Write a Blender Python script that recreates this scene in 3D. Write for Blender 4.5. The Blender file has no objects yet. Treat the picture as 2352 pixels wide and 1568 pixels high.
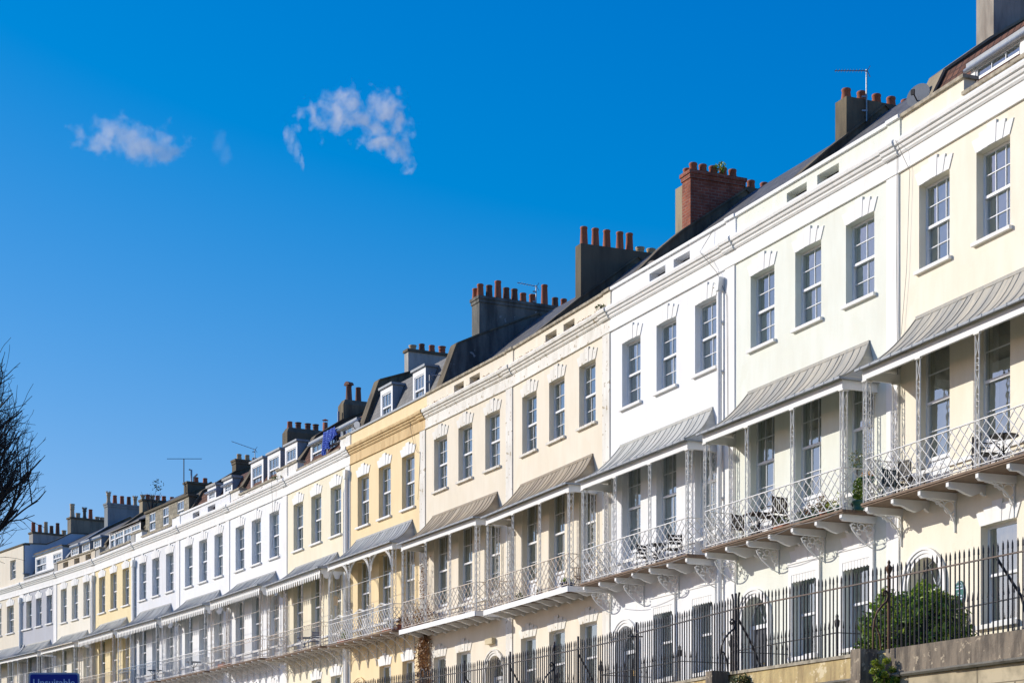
import bpy, math, random
from mathutils import Vector, Matrix
random.seed(7)
R = math.radians
scene = bpy.context.scene
COL = scene.collection
# ------------------------------------------------------------------ camera model
YH, F, ZC = 1925.0, 4300.0, 14.55          # horizon row, focal length (2352 px wide picture), cornice height above eye
EYE = 1.6                                   # eye height above the lower road
ZB = 3.3                                    # terrace pavement above eye level
def pt(x, y):
    s = (YH - y) / ZC
    return Vector(((x - 1176) / s, F / s))
BND = [(2352, 150), (2068.6, 326), (1690.6, 545), (1403, 708), (1179, 839), (978.5, 941.6), (805.4, 1027), (660.6, 1098.7),
       (528.6, 1158.9), (413.8, 1207.2), (310, 1247.8), (218.7, 1284), (131.2, 1313.8), (52.7, 1338), (0, 1354)]
P = [pt(*b) for b in BND]
P[0] = P[1] + (P[0] - P[1]).normalized() * 6.77
P[14] = P[13] + (P[14] - P[13]).normalized() * 5.2
def frame(h):
    a, b = P[h], P[h - 1]
    u = (b - a); L = u.length; u = u / L
    return a, u, Vector((-u.y, u.x)), L          # origin, along (far to near), inward, width
def wp(h, t, y, z):                              # house coordinates -> world
    a, u, i, L = frame(h)
    p = a + u * t + i * y
    return Vector((p.x, p.y, z + EYE))
def ray(x, y, Y):                                # a measured direction at depth Y -> world
    return Vector(((x - 1176) / F * Y, Y, (YH - y) / F * Y + EYE))

# ------------------------------------------------------------------ materials
MATS = {}
def newmat(name):
    m = bpy.data.materials.new(name); m.use_nodes = True
    nt = m.node_tree; b = nt.nodes['Principled BSDF']
    return m, nt, b
def N(nt, t, **k):
    n = nt.nodes.new(t)
    for a, v in k.items(): setattr(n, a, v)
    return n
def texco(nt, scale=(1, 1, 1), kind='Object'):
    tc = N(nt, 'ShaderNodeTexCoord'); mp = N(nt, 'ShaderNodeMapping')
    mp.inputs['Scale'].default_value = scale
    nt.links.new(tc.outputs[kind], mp.inputs[0]); return mp.outputs[0]
def noise(nt, vec, scale, detail=6, rough=.6):
    n = N(nt, 'ShaderNodeTexNoise'); n.inputs['Scale'].default_value = scale
    n.inputs['Detail'].default_value = detail; n.inputs['Roughness'].default_value = rough
    nt.links.new(vec, n.inputs['Vector']); return n.outputs['Fac']
def ramp(nt, fac, a, b, ca=(0, 0, 0, 1), cb=(1, 1, 1, 1)):
    r = N(nt, 'ShaderNodeValToRGB'); e = r.color_ramp.elements
    e[0].position, e[1].position = a, b; e[0].color, e[1].color = ca, cb
    nt.links.new(fac, r.inputs[0]); return r.outputs[0]
def mix(nt, fac, c1, c2):
    m = N(nt, 'ShaderNodeMix', data_type='RGBA')
    for s, v in ((0, fac), (6, c1), (7, c2)):
        if hasattr(v, 'is_linked') or hasattr(v, 'links'): nt.links.new(v, m.inputs[s])
        else: m.inputs[s].default_value = v if s == 0 else (*v[:3], 1)
    return m.outputs[2]
def bump(nt, b, h, strength=.3, dist=.02):
    n = N(nt, 'ShaderNodeBump'); n.inputs['Strength'].default_value = strength; n.inputs['Distance'].default_value = dist
    nt.links.new(h, n.inputs['Height']); nt.links.new(n.outputs[0], b.inputs['Normal'])
def surf(name, col, dark=None, rough=.7, streak=.35, lo=.45, hi=.75, scale=3, patch=None, metal=0, bmp=.25, spec=.3, streaky=True):
    """a worn surface: base colour, a darker tone in vertical streaks, optional coloured patches"""
    if name in MATS: return MATS[name]
    m, nt, b = newmat(name)
    dark = dark or tuple(c * .6 for c in col)
    v = texco(nt, (1, 1, .22 if streaky else 1)); n1 = noise(nt, v, scale, 7)
    f = ramp(nt, n1, lo, hi)
    mm = N(nt, 'ShaderNodeMath', operation='MULTIPLY'); nt.links.new(f, mm.inputs[0]); mm.inputs[1].default_value = streak
    c = mix(nt, mm.outputs[0], col, dark)
    v2 = texco(nt)
    n3 = noise(nt, v2, .7, 3)
    f3 = ramp(nt, n3, .35, .7)
    m3 = N(nt, 'ShaderNodeMath', operation='MULTIPLY'); nt.links.new(f3, m3.inputs[0]); m3.inputs[1].default_value = streak * .35
    c = mix(nt, m3.outputs[0], c, dark)
    if patch:
        n2 = noise(nt, v2, patch[1], 8, .65)
        c = mix(nt, ramp(nt, n2, patch[2], patch[2] + .03), c, patch[0])
    nt.links.new(c, b.inputs['Base Color'])
    b.inputs['Roughness'].default_value = rough; b.inputs['Metallic'].default_value = metal
    b.inputs['Specular IOR Level'].default_value = spec
    bump(nt, b, noise(nt, v2, 22, 5), bmp, .012)
    MATS[name] = m; return m
def wallmat(name, col, dark=None, streak=.42, ashlar=False, patch=None):
    m = surf(name, col, dark or tuple(c * k for c, k in zip(col, (.78, .73, .64))), rough=.85, streak=streak, lo=.42, hi=.8, scale=2.2, bmp=.35, spec=.15, patch=patch or (tuple(c * k for c, k in zip(col, (.95, .94, .91))), 1.1, .60))
    return m
WHITE = (.83, .83, .81)
M_white = surf('white_paint', WHITE, (.5, .47, .4), streak=.18, rough=.6)
M_trim = surf('white_render_trim', (.86, .85, .82), (.45, .42, .36), streak=.22, rough=.8, scale=4)
M_oldtrim = surf('flaking_white_trim', (.82, .79, .72), (.42, .37, .28), streak=.45, rough=.85, scale=4, patch=((.40, .33, .22), 6, .60))
M_ochre = surf('ochre_stone_cornice', (.72, .53, .28), (.34, .21, .09), streak=.6, rough=.9, scale=4)
M_iron = surf('white_painted_iron', (.74, .73, .69), (.40, .30, .2), streak=.25, rough=.5, scale=9)
M_rustiron = surf('rusty_cream_iron', (.72, .69, .60), (.42, .20, .08), streak=.5, rough=.7, scale=7, lo=.42, hi=.62)
M_blueiron = surf('blue_grey_iron', (.16, .24, .33), streak=.2, rough=.5)
M_frame = surf('white_window_frame', (.80, .81, .82), (.5, .5, .48), streak=.15, rough=.45)
M_coping = surf('lichened_stone_coping', (.50, .44, .33), (.14, .12, .09), streak=.75, rough=.95, scale=6, streaky=False, lo=.4, hi=.65)
M_lead = surf('grey_lead_sheet', (.30, .33, .36), (.17, .19, .21), streak=.5, rough=.55, scale=5, spec=.4)
M_wood = surf('brown_deck_boards', (.24, .17, .12), (.11, .075, .05), streak=.6, rough=.8, scale=8)
M_brown = surf('brown_cement_render', (.22, .18, .115), (.055, .048, .04), streak=.8, rough=.95, scale=2.5, lo=.38, hi=.66)
M_tan = surf('tan_cement_render', (.36, .30, .20), (.16, .13, .09), streak=.6, rough=.95, scale=3)
M_grey = surf('blue_grey_cement_render', (.21, .205, .18), (.05, .055, .055), streak=.85, rough=.95, scale=2, lo=.4, hi=.62, patch=((.33, .33, .32), 1.6, .62))
M_palegrey = surf('pale_grey_render', (.44, .43, .40), (.18, .17, .15), streak=.7, rough=.95, scale=3)
M_dark = surf('sooty_brown_render', (.15, .125, .085), (.035, .033, .032), streak=.6, rough=.95, scale=2.2)
M_terra = surf('terracotta_clay', (.42, .14, .075), (.14, .065, .045), streak=.6, rough=.85, scale=5)
M_buff = surf('buff_clay', (.52, .40, .25), (.22, .17, .12), streak=.5, rough=.85, scale=5)
M_sootpot = surf('soot_stained_clay', (.22, .11, .075), (.05, .04, .038), streak=.8, rough=.9, scale=4)
M_black = surf('black_metal', (.018, .019, .022), (.05, .035, .025), streak=.3, rough=.5)
M_fence = surf('weathered_black_railing', (.013, .016, .024), (.08, .035, .018), streak=.4, rough=.55, scale=7, lo=.5, hi=.7, streaky=True, spec=.45)
M_rustfence = surf('rusty_brown_railing', (.15, .075, .04), (.03, .025, .022), streak=.7, rough=.75, scale=9)
M_railtop = surf('dark_rusting_rail', (.06, .042, .035), (.16, .07, .03), streak=.7, rough=.6, scale=6, spec=.5)
M_steel = surf('dull_galvanised_steel', (.34, .35, .36), (.2, .2, .2), streak=.3, rough=.4, metal=.6)
M_dish = surf('grey_dish_enamel', (.20, .215, .225), streak=.3, rough=.5)
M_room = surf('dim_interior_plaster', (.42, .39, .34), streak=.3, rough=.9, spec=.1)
M_curt = surf('pale_curtain_cloth', (.86, .85, .80), (.5, .49, .45), streak=.5, rough=.95, scale=10)
M_paneback = surf('added_grey_pane_backing', (.66, .64, .58), (.42, .40, .36), streak=.5, rough=.95, scale=6)  # grey sheet colour, kept light so the panes look brighter
M_shut = surf('pale_wood_shutter', (.80, .63, .42), (.6, .45, .29), streak=.5, rough=.7)
M_wood2 = surf('dark_garden_timber', (.07, .05, .04), streak=.4, rough=.7)
M_wick = surf('brown_wicker', (.22, .13, .07), streak=.5, rough=.8)
M_soil = surf('dark_potting_soil', (.04, .03, .02), rough=.95)
M_green = surf('glazed_green_pot', (.03, .12, .085), rough=.35)
M_bluepot = surf('glazed_blue_pot', (.015, .04, .17), rough=.3)
M_bark = surf('dark_grey_bark', (.05, .042, .038), (.02, .018, .016), streak=.5, rough=.95)
M_pave = surf('pale_limestone_paving', (.52, .47, .39), (.36, .32, .27), streak=.6, rough=.9, streaky=False)
M_road = surf('asphalt', (.055, .055, .057), (.035, .035, .035), streak=.5, rough=.9, streaky=False)
M_upstand = surf('weathered_brown_sandstone', (.30, .245, .18), (.12, .10, .08), streak=.9, rough=.95, scale=7, lo=.4, hi=.6, patch=((.46, .38, .27), 7, .60), bmp=1)
M_yellowwall = surf('ochre_lime_render', (.62, .48, .23), (.32, .23, .12), streak=.85, rough=.95, scale=5, lo=.38, hi=.62, patch=((.72, .60, .38), 3.5, .57), bmp=1)
M_ledge = surf('grey_stone_ledge', (.20, .185, .15), (.07, .062, .05), streak=.7, rough=.95, scale=5, streaky=False, bmp=.7)
M_cabl = surf('grey_cable_sheath', (.13, .125, .12), rough=.6)
M_blue = surf('blue_sign_enamel', (.004, .018, .24), (.004, .016, .2), streak=.2, rough=.4)
M_signw = surf('white_sign_letters', (.55, .62, .78), streak=.05, rough=.4)
M_signgrey = surf('grey_sign_border', (.42, .44, .52), streak=.2, rough=.5)
M_plaque = surf('green_plaque_enamel', (.015, .15, .12), rough=.35)
M_gold = surf('brass', (.6, .42, .16), rough=.35, metal=.8)
M_sideshade = surf('blue_shade_render_side', (.60, .65, .70), (.4, .43, .46), streak=.3, rough=.9)  # bluish shade of the side wall put into the render colour

def brickmat(name, c1, c2, mortar, bw, bh, msize=.01, off=.5, rough=.9, mapping='xz', bstr=.5):
    if name in MATS: return MATS[name]
    m, nt, b = newmat(name)
    tc = N(nt, 'ShaderNodeTexCoord'); sp = N(nt, 'ShaderNodeSeparateXYZ'); nt.links.new(tc.outputs['Object'], sp.inputs[0])
    cb = N(nt, 'ShaderNodeCombineXYZ')
    if mapping == 'xz':
        a = N(nt, 'ShaderNodeMath', operation='ADD'); nt.links.new(sp.outputs[0], a.inputs[0]); nt.links.new(sp.outputs[1], a.inputs[1])
        nt.links.new(a.outputs[0], cb.inputs[0]); nt.links.new(sp.outputs[2], cb.inputs[1])
    else:
        nt.links.new(sp.outputs[0], cb.inputs[0])
        a = N(nt, 'ShaderNodeMath', operation='ADD'); nt.links.new(sp.outputs[1], a.inputs[0]); nt.links.new(sp.outputs[2], a.inputs[1])
        nt.links.new(a.outputs[0], cb.inputs[1])
    br = N(nt, 'ShaderNodeTexBrick'); nt.links.new(cb.outputs[0], br.inputs['Vector'])
    br.inputs['Color1'].default_value = (*c1, 1); br.inputs['Color2'].default_value = (*c2, 1); br.inputs['Mortar'].default_value = (*mortar, 1)
    br.inputs['Scale'].default_value = 1; br.inputs['Brick Width'].default_value = bw; br.inputs['Row Height'].default_value = bh
    br.inputs['Mortar Size'].default_value = msize; br.offset = off
    n = noise(nt, texco(nt), 3, 6)
    c = mix(nt, ramp(nt, n, .4, .75), br.outputs['Color'], tuple(x * .45 for x in c1))
    nt.links.new(c, b.inputs['Base Color']); b.inputs['Roughness'].default_value = rough; b.inputs['Specular IOR Level'].default_value = .3
    inv = N(nt, 'ShaderNodeMath', operation='SUBTRACT'); inv.inputs[0].default_value = 1; nt.links.new(br.outputs['Fac'], inv.inputs[1])
    bump(nt, b, inv.outputs[0], bstr, .01)
    MATS[name] = m; return m
M_brick = brickmat('red_brick', (.34, .10, .055), (.22, .06, .04), (.30, .20, .15), .22, .085, .008)
M_slate = brickmat('grey_roof_slate', (.17, .165, .155), (.11, .11, .11), (.05, .05, .05), .28, .22, .006, mapping='xy', rough=.6)
M_tile = brickmat('brown_clay_pantile', (.20, .09, .055), (.12, .06, .04), (.03, .02, .02), .22, .25, .02, off=0, mapping='xy', bstr=1)
M_hung = brickmat('buff_hung_tile', (.42, .38, .29), (.30, .27, .20), (.12, .11, .09), .24, .2, .008)
M_ashlar = brickmat('pale_limestone_block', (.58, .49, .33), (.46, .38, .25), (.22, .18, .12), .8, .34, .01)

def zinc(name, c, d):
    if name in MATS: return MATS[name]
    m, nt, b = newmat(name)
    v = texco(nt, (4.5, .35, .35)); n1 = noise(nt, v, 1.5, 5, .7)
    n2 = noise(nt, texco(nt), 2, 6)
    col = mix(nt, ramp(nt, n1, .35, .68), c, d)
    col = mix(nt, ramp(nt, n2, .55, .8), col, (.30, .28, .23))
    gi = N(nt, 'ShaderNodeNewGeometry'); mi = N(nt, 'ShaderNodeMath', operation='MULTIPLY'); nt.links.new(gi.outputs['Random Per Island'], mi.inputs[0]); mi.inputs[1].default_value = .55
    col = mix(nt, mi.outputs[0], col, d)
    nt.links.new(col, b.inputs['Base Color']); b.inputs['Roughness'].default_value = .62; b.inputs['Specular IOR Level'].default_value = .4
    bump(nt, b, n1, .2, .01); MATS[name] = m; return m
M_zinc = [zinc('weathered_zinc_beige', (.56, .50, .38), (.27, .27, .25)), zinc('weathered_zinc_grey', (.44, .45, .43), (.27, .28, .29)),
          zinc('weathered_zinc_brown', (.45, .36, .235), (.22, .18, .13)), zinc('weathered_zinc_pale', (.56, .55, .49), (.36, .36, .33))]

m, nt, b = newmat('window_glass')
tr = N(nt, 'ShaderNodeBsdfTransparent'); tr.inputs[0].default_value = (.94, .95, .95, 1)
gl = N(nt, 'ShaderNodeBsdfGlossy'); gl.inputs['Roughness'].default_value = .03; gl.inputs['Color'].default_value = (.86, .98, 1, 1)
fr = N(nt, 'ShaderNodeFresnel'); fr.inputs['IOR'].default_value = 3.3
mf = N(nt, 'ShaderNodeMath', operation='MULTIPLY_ADD'); nt.links.new(fr.outputs[0], mf.inputs[0]); mf.inputs[1].default_value = .75; mf.inputs[2].default_value = .20
ms = N(nt, 'ShaderNodeMixShader'); nt.links.new(mf.outputs[0], ms.inputs[0]); nt.links.new(tr.outputs[0], ms.inputs[1]); nt.links.new(gl.outputs[0], ms.inputs[2])
wn = N(nt, 'ShaderNodeBump'); wn.inputs['Strength'].default_value = .06; wn.inputs['Distance'].default_value = .05
nt.links.new(noise(nt, texco(nt), 2.5, 2), wn.inputs['Height']); nt.links.new(wn.outputs[0], gl.inputs['Normal'])
nt.links.new(ms.outputs[0], nt.nodes['Material Output'].inputs[0]); M_glass = m

def leafmat(name, c1, c2, c3, trans=.38):
    m, nt, b = newmat(name)
    g = N(nt, 'ShaderNodeNewGeometry')
    r = N(nt, 'ShaderNodeValToRGB'); e = r.color_ramp.elements
    e[0].color = (*c1, 1); e[1].color = (*c3, 1); x = e.new(.55); x.color = (*c2, 1)
    nt.links.new(g.outputs['Random Per Island'], r.inputs[0]); nt.links.new(r.outputs[0], b.inputs['Base Color'])
    b.inputs['Roughness'].default_value = .42
    t = N(nt, 'ShaderNodeBsdfTranslucent'); nt.links.new(r.outputs[0], t.inputs[0])
    s = N(nt, 'ShaderNodeMixShader'); s.inputs[0].default_value = trans
    nt.links.new(b.outputs[0], s.inputs[1]); nt.links.new(t.outputs[0], s.inputs[2]); nt.links.new(s.outputs[0], nt.nodes['Material Output'].inputs[0])
    return m
M_leaf = leafmat('glossy_green_leaf', (.04, .10, .012), (.17, .30, .03), (.42, .50, .07))
M_lime = leafmat('lime_yellow_leaf', (.13, .22, .02), (.30, .38, .03), (.50, .50, .04))
M_dry = leafmat('dry_brown_leaf', (.10, .045, .02), (.28, .13, .05), (.42, .26, .12))
M_herb = leafmat('mixed_pot_foliage', (.05, .09, .02), (.11, .16, .05), (.25, .18, .10))
M_flower = leafmat('orange_yellow_petal', (.7, .3, .02), (.8, .5, .05), (.6, .1, .05))
m, nt, b = newmat('blue_patterned_cloth')
n = noise(nt, texco(nt), 14, 4); nt.links.new(mix(nt, ramp(nt, n, .58, .66), (.0, .055, .42), (.20, .40, .75)), b.inputs['Base Color']); b.inputs['Roughness'].default_value = .8
M_towel = m

# ------------------------------------------------------------------ mesh builder
class MB:
    def __init__(s): s.v = []; s.f = []; s.sm = []
    def face(s, pts, smooth=False):
        i = len(s.v); s.v += [tuple(p) for p in pts]; s.f.append(tuple(range(i, i + len(pts)))); s.sm.append(smooth)
    def box(s, x0, x1, y0, y1, z0, z1):
        i = len(s.v)
        s.v += [(x, y, z) for z in (z0, z1) for y in (y0, y1) for x in (x0, x1)]
        for q in ((0, 2, 3, 1), (4, 5, 7, 6), (0, 1, 5, 4), (2, 6, 7, 3), (0, 4, 6, 2), (1, 3, 7, 5)):
            s.f.append(tuple(i + k for k in q)); s.sm.append(False)
        return s
    def prism(s, poly, a, b, axis='x'):
        """poly is a list of 2D points; extruded from a to b along axis. axis x: (y,z); y: (x,z); z: (x,y)"""
        def mk(p, c):
            return (c, p[0], p[1]) if axis == 'x' else (p[0], c, p[1]) if axis == 'y' else (p[0], p[1], c)
        i = len(s.v); n = len(poly)
        s.v += [mk(p, a) for p in poly] + [mk(p, b) for p in poly]
        s.f.append(tuple(range(i, i + n))); s.f.append(tuple(range(i + 2 * n - 1, i + n - 1, -1))); s.sm += [False, False]
        for k in range(n):
            s.f.append((i + k, i + n + k, i + n + (k + 1) % n, i + (k + 1) % n)); s.sm.append(False)
        return s
    def tube(s, path, r, n=5, r2=None, caps=False, smooth=True):
        path = [Vector(p) for p in path]; m = len(path); i = len(s.v)
        up = Vector((.13, .37, .92))
        for k, p in enumerate(path):
            d = (path[min(k + 1, m - 1)] - path[max(k - 1, 0)])
            if d.length < 1e-9: d = Vector((0, 0, 1))
            d.normalize()
            a = d.cross(up)
            if a.length < .05: a = d.cross(Vector((1, 0, 0)))
            a.normalize(); c = d.cross(a)
            rr = r if r2 is None else r + (r2 - r) * k / max(1, m - 1)
            for q in range(n):
                an = 2 * math.pi * q / n + math.pi / 4
                s.v.append(tuple(p + a * math.cos(an) * rr + c * math.sin(an) * rr))
        for k in range(m - 1):
            for q in range(n):
                s.f.append((i + k * n + q, i + k * n + (q + 1) % n, i + (k + 1) * n + (q + 1) % n, i + (k + 1) * n + q)); s.sm.append(smooth)
        if caps:
            s.f.append(tuple(i + q for q in range(n))); s.f.append(tuple(i + (m - 1) * n + q for q in range(n))); s.sm += [False, False]
        return s
    def bar(s, p, q, r): return s.tube([p, q], r, 4, smooth=False)
    def ring(s, c, rad, r, plane='xz', n=12, a0=0, a1=360, m=4):
        pts = []
        for k in range(n + 1):
            a = R(a0 + (a1 - a0) * k / n); u, w = math.cos(a) * rad, math.sin(a) * rad
            pts.append((c[0] + u, c[1], c[2] + w) if plane == 'xz' else (c[0], c[1] + u, c[2] + w) if plane == 'yz' else (c[0] + u, c[1] + w, c[2]))
        return s.tube(pts, r, m, smooth=False)
    def lathe(s, prof, c=(0, 0, 0), n=14, smooth=True):
        i = len(s.v); m = len(prof)
        for r, z in prof:
            for q in range(n):
                a = 2 * math.pi * q / n
                s.v.append((c[0] + r * math.cos(a), c[1] + r * math.sin(a), c[2] + z))
        for k in range(m - 1):
            for q in range(n):
                s.f.append((i + k * n + q, i + k * n + (q + 1) % n, i + (k + 1) * n + (q + 1) % n, i + (k + 1) * n + q)); s.sm.append(smooth)
        s.f.append(tuple(i + q for q in range(n))); s.f.append(tuple(i + (m - 1) * n + q for q in range(n))); s.sm += [False, False]
        return s
    def mesh(s, name, mat, dz=0):
        me = bpy.data.meshes.new(name)
        me.from_pydata([(x, y, z + dz) for x, y, z in s.v] if dz else s.v, [], s.f)
        me.polygons.foreach_set('use_smooth', s.sm)
        if mat: me.materials.append(mat)
        me.update(); return me
    def build(s, name, mat, parent=None, loc=(0, 0, 0), dz=0):
        return link(name, s.mesh(name, mat, dz), parent, loc)
def link(name, data, parent=None, loc=(0, 0, 0), rot=(0, 0, 0)):
    o = bpy.data.objects.new(name, data); COL.objects.link(o); o.parent = parent; o.location = loc; o.rotation_euler = rot; return o
def tag(o, label=None, cat=None, group=None, kind=None):
    for k, v in (('label', label), ('category', cat), ('group', group), ('kind', kind)):
        if v: o[k] = v
    return o
def thing(name, label, cat, loc, rz=0, group=None):
    return tag(link(name, None, None, loc, (0, 0, rz)), label, cat, group)

def wallgrid(mb, x0, x1, z0, z1, ops, y=0., depth=.2, back=False):
    """flat wall with rectangular (x0,x1,z0,z1) or arched ('arch',cx,r,zb,zc) openings and their reveals"""
    rects = []
    for o in ops:
        if o[0] == 'arch': _, cx, r, zb, zc = o; rects.append((cx - r, cx + r, zb, zc + r, o))
        else: rects.append((*o, None))
    xs = sorted({x0, x1, *[r[0] for r in rects], *[r[1] for r in rects]}); zs = sorted({z0, z1, *[r[2] for r in rects], *[r[3] for r in rects]})
    xs = [x for x in xs if x0 <= x <= x1]; zs = [z for z in zs if z0 <= z <= z1]
    for a, b in zip(xs, xs[1:]):
        for c, d in zip(zs, zs[1:]):
            mx, mz = (a + b) / 2, (c + d) / 2
            if any(r[0] < mx < r[1] and r[2] < mz < r[3] for r in rects): continue
            mb.face([(a, y, c), (b, y, c), (b, y, d), (a, y, d)])
            if back: mb.face([(a, y + depth, c), (a, y + depth, d), (b, y + depth, d), (b, y + depth, c)])
    for r in rects:
        a, b, c, d, arch = r; e = y + depth
        if arch:
            _, cx, rad, zb, zc = arch
            mb.face([(a, y, zb), (a, y, zc), (a, e, zc), (a, e, zb)]); mb.face([(b, y, zb), (b, e, zb), (b, e, zc), (b, y, zc)])
            n = 16; pts = [(cx - rad * math.cos(math.pi * k / n), zc + rad * math.sin(math.pi * k / n)) for k in range(n + 1)]
            for p, q in zip(pts, pts[1:]):
                mb.face([(p[0], y, p[1]), (q[0], y, q[1]), (q[0], y, d), (p[0], y, d)])
                mb.face([(p[0], y, p[1]), (p[0], e, p[1]), (q[0], e, q[1]), (q[0], y, q[1])])
        else:
            mb.face([(a, y, c), (a, y, d), (a, e, d), (a, e, c)]); mb.face([(b, y, c), (b, e, c), (b, e, d), (b, y, d)])
            mb.face([(a, y, d), (b, y, d), (b, e, d), (a, e, d)]); mb.face([(a, y, c), (a, e, c), (b, e, c), (b, y, c)])

# ------------------------------------------------------------------ windows
WC = {}
def window_meshes(w, h, cols, rows, solid=0., fw=.055, split=.5):
    key = (round(w, 3), round(h, 3), cols, rows, solid, split)
    if key in WC: return WC[key]
    f = MB(); g = MB(); y0 = 0
    f.box(0, fw, y0, y0 + .09, 0, h); f.box(w - fw, w, y0, y0 + .09, 0, h); f.box(fw, w - fw, y0, y0 + .09, h - fw, h)
    f.box(fw, w - fw, y0 - .01, y0 + .09, solid, solid + fw + .02)
    if solid > .02:
        f.box(fw, w - fw, y0 + .03, y0 + .08, 0, solid)
        for a in (.12, .54): f.box(w * a + .01, w * (a + .34), y0 + .012, y0 + .031, .08, solid - .07)
    zm = solid + (h - solid) * split
    f.box(fw, w - fw, y0 - .012, y0 + .05, zm - .028, zm + .028)
    br = .0085
    rnd = random.Random(int(w * 1000 + h * 77 + cols))
    for (a, b, yy) in ((solid + fw + .02, zm - .028, y0 + .05), (zm + .028, h - fw, y0 + .02)):
        for k in range(1, cols):
            x = fw + (w - 2 * fw) * k / cols; f.box(x - br, x + br, yy - .01, yy + .02, a, b)
        for k in range(1, rows):
            z = a + (b - a) * k / rows; f.box(fw, w - fw, yy - .012, yy + .018, z - br, z + br)
        for i in range(cols):
            for j in range(rows):
                xa, xb = fw + (w - 2 * fw) * i / cols, fw + (w - 2 * fw) * (i + 1) / cols
                za, zb = a + (b - a) * j / rows, a + (b - a) * (j + 1) / rows
                t1, t2 = rnd.uniform(-.004, .004), rnd.uniform(-.004, .004)
                g.face([(xa, yy + .008 + t1, za), (xb, yy + .008 - t1, za), (xb, yy + .008 - t1 + t2, zb), (xa, yy + .008 + t1 + t2, zb)])
    WC[key] = (f.mesh('window', M_frame), g.mesh('pane', M_glass)); return WC[key]
CC = {}
def curtain_mesh(w, h, kind, mat):
    key = (round(w, 2), round(h, 2), kind, mat.name)
    if key in CC: return CC[key]
    m = MB()
    def sheet(xa, xb, n, amp, z0=0., z1=None):
        z1 = h if z1 is None else z1
        for k in range(n):
            p, q = xa + (xb - xa) * k / n, xa + (xb - xa) * (k + 1) / n
            ya, yb = amp * math.sin(k * 1.7), amp * math.sin((k + 1) * 1.7)
            m.face([(p, ya, z0), (q, yb, z0), (q, yb, z1), (p, ya, z1)])
    if kind == 'sides': sheet(.02, w * .26, 9, .03); sheet(w * .76, w - .02, 9, .03)
    elif kind == 'left': sheet(.02, w * .5, 16, .03)
    elif kind == 'full': sheet(.02, w - .02, 30, .025)
    elif kind == 'blind': sheet(.02, w - .02, 2, .002, h * .55)
    elif kind == 'low': sheet(.02, w - .02, 2, .002, 0, h * .48)
    elif kind == 'shut':
        for a, b in ((.03, .3), (.32, .5), (.52, .7), (.72, .97)):
            m.box(w * a, w * b, 0, .03, 0, h)
            for j in range(4): m.box(w * a + .04, w * b - .04, -.015, .001, h * j / 4 + .06, h * (j + 1) / 4 - .04)
    CC[key] = m.mesh('curtain', mat); return CC[key]
def add_window(par, x, z, w, h, cols=3, rows=2, solid=0., y=.15, cur=None, curmat=None, split=.5):
    y = .165 if y == .15 else y
    f, g = window_meshes(w, h, cols, rows, solid, split=split)
    o = link('window', f, par, (x, y, z - ZB)); link('pane', g, o)
    if not cur: cur, curmat = 'full', M_paneback  # grey sheet added behind bare glass to lighten the panes
    if cur: link('shutter' if cur == 'shut' else 'curtain', curtain_mesh(w, h - solid, cur, curmat or M_curt), o, (0, .14, solid))
    return o
LIN = {}
def lintel_mesh(w, mat):
    key = (round(w, 2), mat.name)
    if key in LIN: return LIN[key]
    m = MB(); h = w / 2; g = 0
    for s in (-1, 1):
        for poly in ([(h * .62, 0), (h, 0), (h + .13, .27), (h * .79, .27)], [(h * .23 + g, 0), (h * .62 - g, 0), (h * .79 - g, .345), (h * .28 + g, .345)]):
            m.prism([(h + s * x, z + (.001 if poly[0][0] < h * .5 else 0)) for x, z in poly], -.020 if poly[0][0] > h * .5 else -.030, .01, 'y')
    m.prism([(h - h * .23, .002), (h + h * .23, .002), (h + h * .28, .43), (h - h * .28, .43)], -.040, .01, 'y')
    LIN[key] = m.mesh('lintel', mat); return LIN[key]

# ------------------------------------------------------------------ balcony ironwork
POSTS = {}
def post_mesh(h, style, mat, plane='xz'):
    key = (round(h, 2), style, mat.name, plane)
    if key in POSTS: return POSTS[key]
    m = MB(); w = .062; r = .0085
    T = (lambda a, z: (a, 0, z)) if plane == 'xz' else (lambda a, z: (0, a, z))
    m.tube([T(-w, 0), T(-w, h)], .014, 4, smooth=False); m.tube([T(w, 0), T(w, h)], .014, 4, smooth=False)
    z = .05; k = 0
    while z < h - .1:
        if style == 'loop':                       # long lozenge, then two circles
            L = .42
            L = min(L, h - .05 - z)
            m.bar(T(-w, z), T(w * .1, z + L / 2), r * .8); m.bar(T(w * .1, z + L / 2), T(-w, z + L), r * .8)
            m.bar(T(w, z), T(-w * .1, z + L / 2), r * .8); m.bar(T(-w * .1, z + L / 2), T(w, z + L), r * .8)
            z += L
            if z < h - .25:
                for q in (0, 1): m.ring(T(0, z + .065 + q * .13), w * .85, r * .8, plane, 8)
                z += .26
        elif style == 'x':
            L = min(.2, h - z)
            m.bar(T(-w, z), T(w, z + L), r * .8); m.bar(T(w, z), T(-w, z + L), r * .8)
            if k % 4 == 3: m.bar(T(-w, z + L), T(w, z + L), r); m.ring(T(0, z + L + .075), w * .8, r * .8, plane, 4); z += .15; m.bar(T(-w, z + L), T(w, z + L), r)
            z += L
        else:
            L = min(.3, h - z)
            m.bar(T(-w, z), T(w, z + L), r * .8); m.bar(T(w, z), T(-w, z + L), r * .8); z += L
            if k % 2 == 1 and z < h - .25:
                for q in (0, 1): m.ring(T(0, z + .06 + q * .12), w * .75, r * .8, plane, 8)
                z += .24
        k += 1
    m.box(-.09, .09, -.03, .03, h - .03, h) if plane == 'xz' else m.box(-.03, .03, -.09, .09, h - .03, h)
    POSTS[key] = m.mesh('post', mat); return POSTS[key]
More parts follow.
